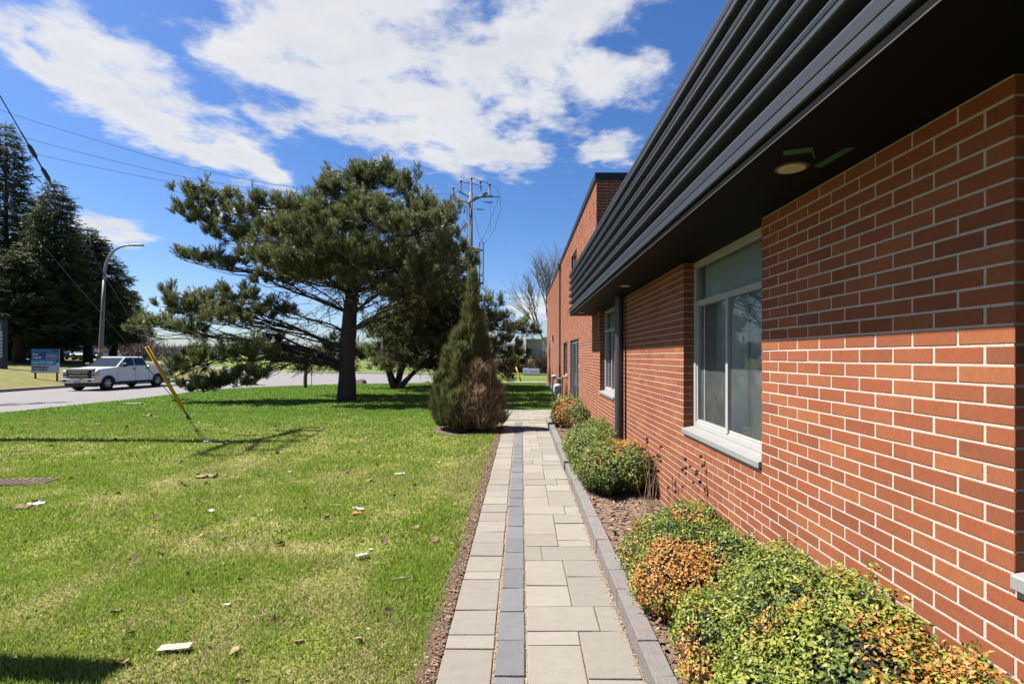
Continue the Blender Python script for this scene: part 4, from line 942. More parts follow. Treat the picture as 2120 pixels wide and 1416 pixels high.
def dry_clump(c, n, hgt, spread, label, heads=True, lean=(0, 0), rad=.0032):
    g = root('dry_flower_stalks' if heads else 'dry_grass', c, label, 'dead plant'); m = MB(); hd = MB()
    for _ in range(n):
        a = uni(0, 6.28); s = Vector(c)+Vector((uni(-.06, .06), uni(-.06, .06), -.01)); hh = hgt*uni(.55, 1.05)
        e = s+Vector((math.cos(a)*spread*uni(.2, 1)+lean[0], math.sin(a)*spread*uni(.2, 1)+lean[1], hh)); e.x = min(e.x, XW-.03)
        pts = curve_pts(s, e, uni(-.06, .06), 4, .03); m.tube(pts, [rad, rad, rad*.85, rad*.7, rad*.6], 5)
        if heads:
            hd.lathe([(.002, -.016), (.014, -.008), (.016, .003), (.008, .014), (.001, .016)], 8, Matrix.Translation(e))
            if random.random() < .6:
                q = pts[3]; e2 = q+Vector((uni(-.1, .1), uni(-.1, .1), uni(.04, .14))); e2.x = min(e2.x, XW-.03); m.tube([q, q.lerp(e2, .5), e2], [rad*.7, rad*.6, rad*.5], 4); hd.lathe([(.002, -.013), (.011, -.006), (.013, .003), (.001, .013)], 8, Matrix.Translation(e2))
    m.build('stalks', 'dry_stem', g)
    if heads: hd.build('seed_heads', 'seed_head', g)
dry_clump((1.30, 4.95, .09), 11, .78, .22, 'pale leaning dry flower stalks before the orange crowned boxwood')
dry_clump((1.34, 4.02, .09), 9, .78, .16, 'dry flower stalks with dark seed heads under the window sill', lean=(.04, 0), rad=.0026)
dry_clump((1.42, 1.58, .09), 3, .58, .05, 'short dead stalks with black pods against the brick wall', lean=(.03, -.03))
dry_clump((1.12, 9.3, .08), 90, .42, .28, 'tuft of dry pinkish grass between the green and the far boxwood', heads=False, rad=.004)

# mulch chips, crumbs along the path edge
def chips(name, n, fn, size, c0, c1, label, mat='mulch_chip'):
    p_ = np.array([fn() for _ in range(n)]); ax = RNG.normal(size=(n, 3))*.35+np.array((0, 0, 1.0))
    tv = np.array([(-.5, -.2, 0), (.5, -.2, 0), (.45, .2, .04), (-.5, .18, .04)]); tf = np.array([(0, 1, 2), (0, 2, 3)])
    V, T, C = scatter(tv, tf, p_, frames(ax), RNG.uniform(.5, 1.5, n)*size, mixc(c0, c1, RNG.random(n)**1.5)); return tag(np_mesh(name, V, T, mat, C), label, kind='stuff')
def bedpt():
    x = uni(.77, 1.53); y = uni(1.2, 12.6); return (x, y, 0.062+0.04*float(fbm(x*5, y*5, 3, 3))+(0.02 if x > 1.2 else 0))
chips('mulch_chips', 9000, bedpt, .036, (.09, .052, .033), (.36, .24, .16), 'shredded bark mulch scattered over the planting bed')
def strpt():
    y = uni(1.6, 12.8)**1.0; return (XA-abs(random.gauss(0, .05))-.002, y, 0.002+uni(0, .006))
chips('soil_crumbs', 6500, strpt, .017, (.11, .065, .042), (.36, .23, .15), 'tan crumbs and bark bits along the path edge')
def kbpt(): return (XR-abs(random.gauss(0, .02))+.006, uni(1.6, 9)**1.0, 0.003)
chips('edge_litter', 1300, kbpt, .012, (.22, .12, .06), (.48, .34, .20), 'fine tan litter at the foot of the stone edging')
def jtpt(): return (random.choice((XD0-.004, XD1+.004))+uni(-.006, .006), uni(1.6, 8), -0.004)
chips('joint_litter', 1500, jtpt, .009, (.20, .12, .07), (.45, .32, .2), 'fine tan litter in the joints beside the dark stripe')

# ------------------------------------------------------------------ lawn grass and leaves
def grass():
    fresh, dry, lime = np.array((0.180, 0.310, 0.028)), np.array((0.56, 0.48, 0.22)), np.array((0.33, 0.450, 0.052))
    def region(n, d0, d1, hgt, wid, tv, tf, name):
        D = np.sqrt(RNG.random(n)*(d1*d1-d0*d0)+d0*d0); u = RNG.uniform(-1.22, 0.12, n); x = u*D; y = D
        edge = XA-0.045-0.07*vnoise(y*3.1, y*0+2, 4)
        ok = (x > xl(np.minimum(y, 33))+.05) & np.where(y < 15.45, x < np.where(y < 12.9, edge, -1.02), x < 1.5)
        ok &= ~((y > 31.1) & (x > -3.4)) & (y < 33); ok &= ((x+1.2)**2+(y-11.3)**2 > 0.72)
        for (cx, cy, rx, ry) in BARE: ok &= ((x-cx)/rx)**2+((y-cy)/ry)**2 > 1
        x, y, D = x[ok], y[ok], D[ok]; n = len(x)
        dn = fbm(x*0.42+3, y*0.42, 21, 4)*0.62+0.38*fbm(x*2.1, y*2.1, 31, 3)
        near = np.exp(-np.maximum(0, XA-x)/0.5)*0.16
        dryf = np.clip((dn-0.462+near)*5.5, 0, 1)*np.clip(1-(y-8)/7, .25, 1); pick = RNG.random(n)
        c = np.where((pick < dryf*0.72+0.07)[:, None], dry[None]*RNG.uniform(.65, 1.25, (n, 1)), mixc(fresh, lime, RNG.random(n))*RNG.uniform(.75, 1.3, (n, 1)))
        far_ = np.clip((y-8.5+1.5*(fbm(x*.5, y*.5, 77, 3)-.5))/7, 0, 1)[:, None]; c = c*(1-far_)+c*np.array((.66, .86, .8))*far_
        hh = hgt*RNG.uniform(.5, 1.35, n)*(0.65+0.8*vnoise(x*3, y*3, 41))*np.where(pick < dryf*.72, .6, 1)
        ax = np.stack([RNG.normal(size=n)*.55, RNG.normal(size=n)*.55, np.full(n, 1.0)], 1)
        lay = pick < dryf*0.5; ax[lay, 2] = 0.35
        p_ = np.stack([x, y, z_lawn(x, y)-0.006], 1)
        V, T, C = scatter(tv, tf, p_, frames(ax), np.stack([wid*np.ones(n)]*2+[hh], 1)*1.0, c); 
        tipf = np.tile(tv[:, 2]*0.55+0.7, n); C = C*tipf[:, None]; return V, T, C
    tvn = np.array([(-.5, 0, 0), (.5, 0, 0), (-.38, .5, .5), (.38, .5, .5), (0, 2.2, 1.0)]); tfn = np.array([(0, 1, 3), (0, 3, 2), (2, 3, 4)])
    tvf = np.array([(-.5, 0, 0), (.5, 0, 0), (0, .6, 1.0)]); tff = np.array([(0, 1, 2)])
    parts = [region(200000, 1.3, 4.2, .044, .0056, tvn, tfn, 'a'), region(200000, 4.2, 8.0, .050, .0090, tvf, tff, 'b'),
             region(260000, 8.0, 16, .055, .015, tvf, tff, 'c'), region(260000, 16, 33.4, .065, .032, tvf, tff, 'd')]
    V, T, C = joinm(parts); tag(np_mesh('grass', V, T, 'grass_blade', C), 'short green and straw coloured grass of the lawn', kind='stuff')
BARE = []
def px_spot(x, y, rx): q = at(x, y); BARE.append((q.x, q.y, rx, rx*.8)); return q
cover_c = at(40, 1000); BARE.append((cover_c.x-.1, cover_c.y+.02, .56, .26))
grass()
def lpt():
    while True:
        D = math.sqrt(uni(1.6**2, 13**2)); x = uni(-1.15, -.02)*D
        if x < XA-.1: return (x, D, float(z_lawn(x, D))+uni(.012, .03))
n = 620; p_ = np.array([lpt() for _ in range(n)]); ax = RNG.normal(size=(n, 3))*.45+np.array((0, 0, 1.0))
lv = np.array([(-.5, -.15, .12), (-.1, -.42, 0), (.45, -.2, .1), (.5, .2, .25), (0, .4, .05), (-.4, .3, .2), (0, 0, -.05)]); lt = np.array([(0, 1, 6), (1, 2, 6), (2, 3, 6), (3, 4, 6), (4, 5, 6), (5, 0, 6)])
V, T, C = scatter(lv, lt, p_, frames(ax), (RNG.random(n)**2*1.2+.35)*.058, mixc((.12, .068, .04), (.42, .28, .16), RNG.random(n)**1.8)); tag(np_mesh('fallen_leaves', V, T, 'fallen_leaf', C), 'curled brown leaves strewn over the lawn', kind='stuff')

# broad leaved weeds in tufts
def weeds():
    n = 5200; k = RNG.integers(0, 420, n); cx = np.array([lpt()[:2] for _ in range(420)]); q = cx[k]+RNG.normal(size=(n, 2))*.055
    ok = (q[:, 0] < XA-.08) & (q[:, 1] > 1.4); q = q[ok]; n = len(q); a = RNG.random(n)*6.283
    p_ = np.stack([q[:, 0], q[:, 1], z_lawn(q[:, 0], q[:, 1])+RNG.uniform(.010, .030, n)], 1)
    nrm = np.stack([np.cos(a)*.5, np.sin(a)*.5, np.ones(n)], 1)
    V, T, C = scatter(LEAF_V, LEAF_T, p_, frames(nrm), RNG.uniform(.018, .045, n), mixc((.12, .20, .016), (.26, .36, .035), RNG.random(n)))
    tag(np_mesh('lawn_weeds', V, T, 'grass_blade', C), 'broad leaved weeds in tufts among the lawn grass', kind='stuff')
weeds()
# litter on the lawn
def sheet(name, px, py, w, d_, mat, label, cat, rz=0.0, crumple=0.25, nx=6, ny=5, lift=.02, thick=.004, tilt=(0, 0)):
    q = at(px, py); V = []; 
    for i in range(nx+1):
        for j in range(ny+1):
            a, b = (i/nx-.5)*w, (j/ny-.5)*d_; z = lift+crumple*min(w, d_)*(random.random()**2)*.9+a*tilt[0]+b*tilt[1]
            a += uni(-.1, .1)*w*crumple; b += uni(-.12, .12)*d_*crumple
            V.append((a*math.cos(rz)-b*math.sin(rz), a*math.sin(rz)+b*math.cos(rz), max(z, .004)))
    m = MB(); F_ = [(i*(ny+1)+j, (i+1)*(ny+1)+j, (i+1)*(ny+1)+j+1, i*(ny+1)+j+1) for i in range(nx) for j in range(ny)]; m.add(V, F_)
    o = m.build(name, mat, fix=False); o.location = q; md = o.modifiers.new('thick', 'SOLIDIFY'); md.thickness = thick; return tag(o, label, cat, 'litter on the lawn')
sheet('cardboard_piece', 362, 1350, .18, .05, 'cardboard', 'curved grey cardboard piece lying on the lawn, largest litter piece', 'cardboard', .06, .06, lift=.035, thick=.005, tilt=(.06, .12))
sheet('paper_scrap', 750, 1158, .10, .05, 'paper', 'bright white crumpled paper scrap halfway between cardboard and path', 'paper', .5, .35, lift=.04)
sheet('paper_scrap', 768, 1141, .035, .02, 'paper', 'tiny white chip of paper beside the bright crumpled scrap', 'paper', .2, .3)
sheet('food_wrapper', 738, 1066, .10, .08, 'orange_paper', 'orange printed wrapper torn open on the lawn', 'wrapper', .2, .25)
sheet('paper_scrap', 742, 1056, .14, .05, 'paper', 'white torn edge of paper behind the orange wrapper', 'paper', -.5, .3)
sheet('paper_scrap', 695, 1048, .14, .02, 'cardboard', 'thin curled tan paper strip left of the orange wrapper', 'paper', -.1, .25)
sheet('paper_scrap', 438, 1062, .045, .09, 'paper', 'small upright white paper scrap on bright grass', 'paper', .9, .35, lift=.03)
sheet('paper_scrap', 75, 1046, .16, .10, 'paper', 'white torn paper beside brown leaves near the ribbed cover', 'paper', .6, .3)
sheet('leaf_clump', 52, 1054, .22, .12, 'brown_paper', 'clump of wet brown leaves beside torn white paper', 'leaves', .2, .4)
sheet('brown_paper_bag', 428, 988, .26, .16, 'brown_paper', 'torn tan paper bag flattened on yellowish grass', 'paper bag', .1, .3)
sheet('bottle_wrapper', 428, 917, .11, .09, 'blue_paper', 'pale blue plastic wrapper near the long pole shadow', 'wrapper', .3, .35, lift=.03)
sheet('paper_scrap', 600, 979, .05, .06, 'paper', 'white paper dot beside a brown leaf clump mid lawn', 'paper', .3, .3)
sheet('paper_scrap', 828, 983, .14, .06, 'paper', 'flat white paper strip on lawn in line with the juniper', 'paper', .1, .25)
sheet('paper_scrap', 199, 881, .15, .12, 'pink_paper', 'pinkish paper scrap on the lawn near the road', 'paper', .1, .3, lift=.03)
sheet('leaf_clump', 308, 862, .30, .20, 'brown_paper', 'brown leaf clump near the foot of the yellow guy guard', 'leaves', .1, .45)
sheet('paper_scrap', 322, 865, .10, .10, 'paper', 'white scrap beside the leaf clump near the yellow guard', 'paper', .1, .4)
sheet('paper_scrap', 735, 865, .10, .08, 'paper', 'white scrap lying in the shade of the tall pine', 'paper', .1, .4)
sheet('wood_sliver', 833, 1200, .15, .018, 'cardboard', 'tan wood sliver on the lawn near the path', 'wood', .35, .1)
sheet('paper_scrap', 470, 1256, .04, .02, 'paper', 'little white fleck above the curved cardboard piece', 'paper', .2, .3)
q = at(275, 838); MB().box(-.28, .28, -.16, .16, .0, .04).build('grey_board', 'grey_board'); o = bpy.data.objects['grey_board']; o.location = q+Vector((0, 0, .015)); o.rotation_euler = (0, 0, .25); tag(o, 'flat grey board lying on the lawn by the road', 'board')
g = root('utility_cover', cover_c, 'brown ribbed utility cover set in the lawn', 'utility cover', rz=0.06)
MB().box(-.62, .42, -.17, .17, -.02, .018).build('lid', 'cover_brown', g, world=False)
for i in range(11): MB().prism([(-.60+i*.094, -.165), (-.555+i*.094, -.165), (-.535+i*.094, .165), (-.58+i*.094, .165)], 'z', .017, .032).build('rib', 'cover_brown', g, world=False, bevel=.004)

# ------------------------------------------------------------------ poles, wires, lamp
def utility_pole(base, H, label, top=True, arm_rz=0.0):
    b = Vector(base); g = root('utility_pole', b, label, 'utility pole')
    MB().tube([(b.x, b.y, b.z-.2), (b.x, b.y, b.z+H*.5), (b.x, b.y, b.z+H-.9)], [.19, .165, .135], 14).build('pole', 'weathered_wood', g, smooth=True)
    c, s = math.cos(arm_rz), math.sin(arm_rz)
    def L(u, w, z): return Vector((b.x+u*c-w*s, b.y+u*s+w*c, b.z+z))
    z0 = H-1.75
    MB().tube([L(-.25, -.16, z0-.1), L(1.25, .35, z0+.85)], .12, 6).tube([L(-.2, .1, z0+.05), L(-1.35, -.25, z0+.15)], .09, 6).tube([L(-.1, -.2, z0+.35), L(-.95, -.45, z0+.75)], .06, 6).tube([L(.3, .1, z0+.45), L(1.7, .45, z0+.62)], .08, 6).build('crossarm', 'galvanised', g)
    for (u, w, z, hh) in ((-1.35, -.25, .25, .75), (-.75, -.4, .72, .75), (0.05, 0, .9, .95), (.75, .2, .98, .7), (1.45, .4, .72, .8)):
        ins = MB(); pr = []
        for k in range(7): pr += [(.05, z0+z+hh*k/7), (.085, z0+z+hh*(k+.5)/7)]
        pr.append((.03, z0+z+hh)); M = Matrix.Translation(L(u, w, 0)-Vector((0, 0, b.z))+Vector((0, 0, b.z)))
        ins.lathe(pr, 10, M); ins.build('insulator', 'porcelain', g)
        MB().lathe([(.09, z0+z+hh), (.1, z0+z+hh+.06), (.06, z0+z+hh+.12)], 8, M).build('cap', 'wire', g)
    MB().tube([L(.05, 0, z0+1.93), L(1.45, .4, z0+1.60)], .03, 5).tube([L(-1.35, -.25, z0+1.06), L(-.75, -.4, z0+1.53), L(.05, 0, z0+1.9)], .018, 5).tube([L(-.75, -.4, z0+1.5), L(.75, .2, z0+1.4)], .025, 5).build('switch_bar', 'wire', g)
    for u, z in ((1.95, .55), (1.45, .1), (.75, -.45)):
        m = MB(); q = L(u, .3, z0+z); m.tube([L(u-.55, .2, z0+z+.03), q+Vector((.35, 0, -.03))], .02, 5)
        for k in range(4): m.tube([q+Vector((-.28+k*.13, 0, 0)), q+Vector((-.22+k*.13, 0, 0))], .075, 8)
        m.build('strain_insulator', 'wire', g)
    return g, L, z0
HP = 15.6; PB = Vector((-4.0, 38.0, -0.05))
up, L_, z0 = utility_pole(PB, HP, 'tall wooden utility pole with crossarms and insulators beyond the pines')
for zz in (HP-5.4, HP-8.0):
    m = MB().tube([L_(.05, -.05, zz), L_(1.0, .1, zz-.1)], .07, 6).tube([L_(.05, -.2, zz+.1), L_(.75, -.25, zz)], .05, 6); m.build('lower_arm', 'galvanised', up)
for u in (.7, .98): MB().tube([L_(u, 0, HP-4.9), L_(u, 0, HP-8.3)], .045, 6).build('fuse_tube', 'porcelain', up)
m = MB()
for k in range(6): m.lathe([(.10, HP-14.2+.0+k*.1+3.0), (.16, HP-14.15+k*.1+3.0), (.10, HP-14.1+k*.1+3.0)], 10, Matrix.Translation(L_(.45, 0, 0)-Vector((0, 0, 0))))
m.build('arrester', 'porcelain', up)
m = MB()
m.tube(curve_pts(L_(2.2, .3, z0+.55), L_(.8, .1, HP-5.0), -.02, 8), .014, 4).tube([L_(2.3, .35, z0+.5), L_(2.35, .3, z0-.4), L_(1.8, .2, z0-2.2), L_(1.0, 0, z0-3.3)], .014, 4).tube([L_(1.45, .4, z0+1.5), L_(2.1, .35, z0+1.2), L_(2.3, .35, z0+.5)], .014, 4)
m.tube([L_(.3, 0, z0-.9), L_(.6, .1, z0-2.5), L_(.95, .1, HP-4.9)], .012, 4).tube([L_(1.5, .3, z0+.05), L_(1.55, .2, z0-2), L_(.7, 0, HP-4.9)], .012, 4).tube([L_(-.25, -.1, z0-.1), L_(-.3, -.1, HP-9), L_(-.33, -.1, 2)], .018, 4)
m.tube(curve_pts(L_(.7, 0, HP-8.3), L_(.6, 0, HP-11), .03, 5), .014, 4).build('jumper_wire', 'wire', up)
# yellow guarded guys of that pole
def guy(anchor, top, label, guard=2.4, wire_r=.012, insul=(), grad=.05, guard_mat='yellow_plastic'):
    a, t = Vector(anchor), Vector(top); d_ = (t-a).normalized(); g = root('guy_wire', a, label, 'guy wire')
    MB().tube([a-d_*.15, a.lerp(t, .5), t], wire_r, 5).build('wire', 'wire', g)
    if guard:
        MB().tube([a+d_*.28, a+d_*(.28+guard*.5), a+d_*(.28+guard)], [grad, grad, grad], 10).build('guard', guard_mat, g, smooth=True)
        MB().tube([a-d_*.1, a+d_*.42], .018, 6).tube([a-d_*.02, a+d_*.05], .04, 8).build('anchor_rod', 'meter_pipe', g)
    for s in insul:
        q = a+d_*s; pr = []
        m = MB().tube([q-d_*.17, q-d_*.10, q+d_*.10, q+d_*.17], [.02, .048, .048, .02], 8).tube([q-d_*.45, q-d_*.16], .017, 5).tube([q+d_*.16, q+d_*.45], .017, 5); m.build('strain_insulator', 'wire', g)
    return g
guy(at(1081, 796), L_(.2, 0, HP-5.3), 'yellow guarded guy wire leaning to the pole beyond the pines', 1.5, .016, (6.5,), .045)
guy(at(1054, 797), L_(.2, 0, HP-8.0), 'nearly upright yellow guarded guy wire hidden partly by pine twigs', 1.5, .014, (), .045)
# street side pole standing just outside the picture, with its two guys
A = at(388, 862); PX, PY = -12.6, 10.35; zp = h(PX, PY)
side, L2_, z2 = utility_pole((PX, PY, zp), 12.9, 'wooden utility pole beside the lawn holding the near guys', arm_rz=1.3)
def on_line(p0, p1, Y):
    """height and x at depth Y of the picture line p0-p1 seen from the pole's depth"""
    sl_ = (p1[1]-p0[1])/(p1[0]-p0[0]); x_img = VX+F*PX/PY; return HC+(VY-(p0[1]+sl_*(x_img-p0[0])))/F*PY
zg1 = on_line((0, 200), (105, 380), PY); zg2 = on_line((0, 405), (287, 741), PY)
T1, T2 = Vector((PX, PY, zg1)), Vector((PX, PY, zg2)); dl = (T1-A).length
def s_at(px):   # distance along guy one at which it crosses photo column px
    d_ = (T1-A).normalized(); u = (px-VX)/F; return (u*A.y-A.x)/(d_.x-u*d_.y)
guy(A, T1, 'yellow guarded guy wire with strain insulators anchored in the lawn', max(2.0, s_at(312)-.3), .013, (s_at(67), s_at(95)), .048)
guy(A+Vector((.03, .03, 0)), T2, 'thin lower guy wire running down to the yellow guarded anchor', 0, .010)
# overhead lines to a pole beyond the road
FP = Vector((-30.0, 20.0, h(-30, 20)))
far_pole, L3_, z3 = utility_pole(FP, 15.2, 'wooden utility pole across the road carrying the overhead lines', arm_rz=.6)
def line_px(pts, Ds):
    out = []
    for (x, y), D in zip(pts, Ds): out.append(P(x, y, D))
    return out
for pts, lb in ((((-480, 40), (-200, 152), (0, 228), (200, 291), (420, 352), (640, 391), (940, 403)), 'uppermost overhead power line crossing the sky'),
                (((-480, 130), (-200, 225), (0, 272), (200, 325), (420, 374), (640, 402), (925, 415)), 'middle overhead power line crossing the sky'),
                (((-480, 170), (-200, 262), (0, 303), (200, 347), (420, 388), (640, 412), (920, 423)), 'lowest overhead power line crossing the sky')):
    Ds = []
    for (x, y) in pts:
        u = (x-VX)/F; p0 = Vector((-30, 20)); p1 = Vector((-5.3, 38)); dv = p1-p0; Ds.append((p0.y*dv.x-p0.x*dv.y)/(dv.x-u*dv.y) if True else 0)
    q = line_px(pts, Ds); fine = []
    for i in range(len(q)-1):
        a, b = q[i], q[i+1]; pa = q[i-1] if i else a; pb = q[i+2] if i+2 < len(q) else b
        for k in range(6):
            t = k/6; fine.append(0.5*((2*a)+(b-pa)*t+(2*pa-5*a+4*b-pb)*t*t+(3*a-pa-3*b+pb)*t**3))
    fine.append(q[-1]); tag(MB().tube(fine, .013, 5).build('power_line', 'wire'), lb, 'power line', 'overhead power lines')
# street lamp
D = 33.8; X = (208-VX)/F*D; zb = h(X, D); g = root('street_lamp', (X, D, zb), 'curved arm street lamp with yellow band behind the pickup truck', 'street lamp')
MB().tube([Vector((X-.12, D, zb-.1)), P(209, 720, D), P(213, 640, D), P(216, 580, D)], [.15, .14, .12, .10], 12).build('pole', 'lamp_steel', g, smooth=True)
arm = [P(216, 580, D), P(217, 560, D), P(220, 545, D), P(226, 531, D), P(236, 519, D), P(248, 512, D), P(262, 508.5, D), P(274, 508, D)]
MB().tube(arm, [.095, .09, .085, .08, .075, .07, .065, .06], 10).build('arm', 'galvanised', g, smooth=True)
hd = P(284, 508, D); MB().box(hd.x-.42, hd.x+.40, hd.y-.14, hd.y+.14, hd.z-.045, hd.z+.055).box(hd.x-.20, hd.x-.10, hd.y-.05, hd.y+.05, hd.z+.055, hd.z+.13).build('lamp_head', 'galvanised', g, bevel=.02)
bq = P(209, 726, D); MB().tube([bq-Vector((0, 0, .1)), bq+Vector((0, 0, .1))], .158, 12).build('band', 'yellow_plastic', g)
# timber post just outside the frame, whose shadow lies in the near corner
MB().box(-4.35, -4.15, 2.66, 2.86, -.1, 3.05).box(-4.36, -4.14, 2.65, 2.87, 3.05, 3.10).build('timber_post', 'brown_wood', bevel=.01); tag(bpy.data.objects['timber_post'], 'thick square timber post on the lawn near the ribbed cover', 'post')
q = at(632, 803); MB().tube([q-Vector((0, 0, .1)), q+Vector((0, 0, .5)), q+Vector((.04, 0, 1.15))], .10, 10).build('wooden_post', 'brown_wood'); tag(bpy.data.objects['wooden_post'], 'short round wooden post at the lawn edge by the road', 'post')
q = at(645, 801); MB().tube([q-Vector((0, 0, .1)), q+Vector((0, 0, .75))], .022, 8).lathe([(.04, .70), (.045, .76), (.03, .80)], 8, Matrix.Translation(q)).build('marker_rod', 'meter_pipe'); tag(bpy.data.objects['marker_rod'], 'thin metal marker rod beside the round wooden post', 'rod')
# boulder
def boulder(q, r, label):
    bm = bmesh.new(); bmesh.ops.create_icosphere(bm, subdivisions=3, radius=1.0)
    for v in bm.verts:
        n_ = 1+.35*(float(vnoise(v.co.x*2+3, v.co.y*2+v.co.z*1.7, 6))-.5); v.co = Vector((v.co.x*r*1.15*n_, v.co.y*r*n_, max(v.co.z*r*.95*n_, -.12)))
    me = bpy.data.meshes.new('boulder'); bm.to_mesh(me); bm.free(); me.materials.append(MAT['boulder']); o = bpy.data.objects.new('boulder', me); COL.objects.link(o); o.location = q; tag(o, label, 'boulder', 'boulders')
boulder(at(748, 794), .36, 'rounded brown boulder at the lawn edge beside the tall pine trunk'); boulder(at(885, 793), .17, 'small brown boulder at the lawn edge behind the many stemmed pine')
# orange board leaning on a low base, on the road
q = at(522, 797); g = root('road_ramp', q, 'orange tilted board on a low base standing on the road', 'ramp')
MB().add([q+Vector(v) for v in ((-.5, -.3, .08), (.1, -.3, .08), (.55, -.3, .62), (.5, -.3, .66), (-.5, .3, .08), (.1, .3, .08), (.55, .3, .62), (.5, .3, .66))], [(0, 1, 2, 3), (4, 7, 6, 5), (0, 4, 5, 1), (1, 5, 6, 2), (2, 6, 7, 3), (3, 7, 4, 0)]).build('board', 'orange_board', g)
MB().box(q.x-.65, q.x+.25, q.y-.32, q.y+.32, q.z, q.z+.079).build('base', 'orange_board', g)

# ------------------------------------------------------------------ vehicles
def wheel(g, x, y, r, w, side):
    M = Matrix.Translation((x, y, r)) @ Matrix.Rotation(math.pi/2*side, 4, 'X')
    wh = MB().lathe([(r*.55, -w/2), (r*.9, -w/2), (r, -w*.36), (r, w*.36), (r*.9, w/2), (r*.62, w/2), (r*.60, w*.40)], 28, M).build('wheel', 'tyre', g, world=False, smooth=False)
    m = MB().lathe([(r*.60, -w*.2), (r*.61, w*.44), (r*.56, w*.46), (r*.53, w*.30), (r*.2, w*.30)], 24, M)
    for k in range(6):
        a = 2*math.pi*k/6; c, s = math.cos(a), math.sin(a); pts = []
        for (u, v) in ((.10, -.07), (.56, -.10), (.56, .10), (.10, .07)): pts.append((r*(u*c-v*s), r*(u*s+v*c)))
        vs = [M @ Vector((p[0], p[1], zz)) for zz in (w*.31, w*.42) for p in pts]; m.add(vs, [(0, 1, 2, 3), (7, 6, 5, 4), (0, 4, 5, 1), (1, 5, 6, 2), (2, 6, 7, 3), (3, 7, 4, 0)])
    m.lathe([(r*.17, w*.30), (r*.17, w*.45), (r*.05, w*.46)], 12, M); m.build('rim', 'rim', wh, world=False)
    return wh
def arch(cx, r, z0, n=9):
    return [(cx+r*math.cos(math.pi*k/n), max(z0, r*math.sin(math.pi*k/n)+.36)) for k in range(n+1)]
def hexa(b, t):
    return list(b)+list(t), [(0, 3, 2, 1), (4, 5, 6, 7), (0, 1, 5, 4), (1, 2, 6, 5), (2, 3, 7, 6), (3, 0, 4, 7)]
def pane_on(q, inset, off):
    q = [Vector(v) for v in q]; c = sum(q, Vector())/len(q); n = (q[1]-q[0]).cross(q[2]-q[0]).normalized()
    return [v.lerp(c, inset)+n*off for v in q]

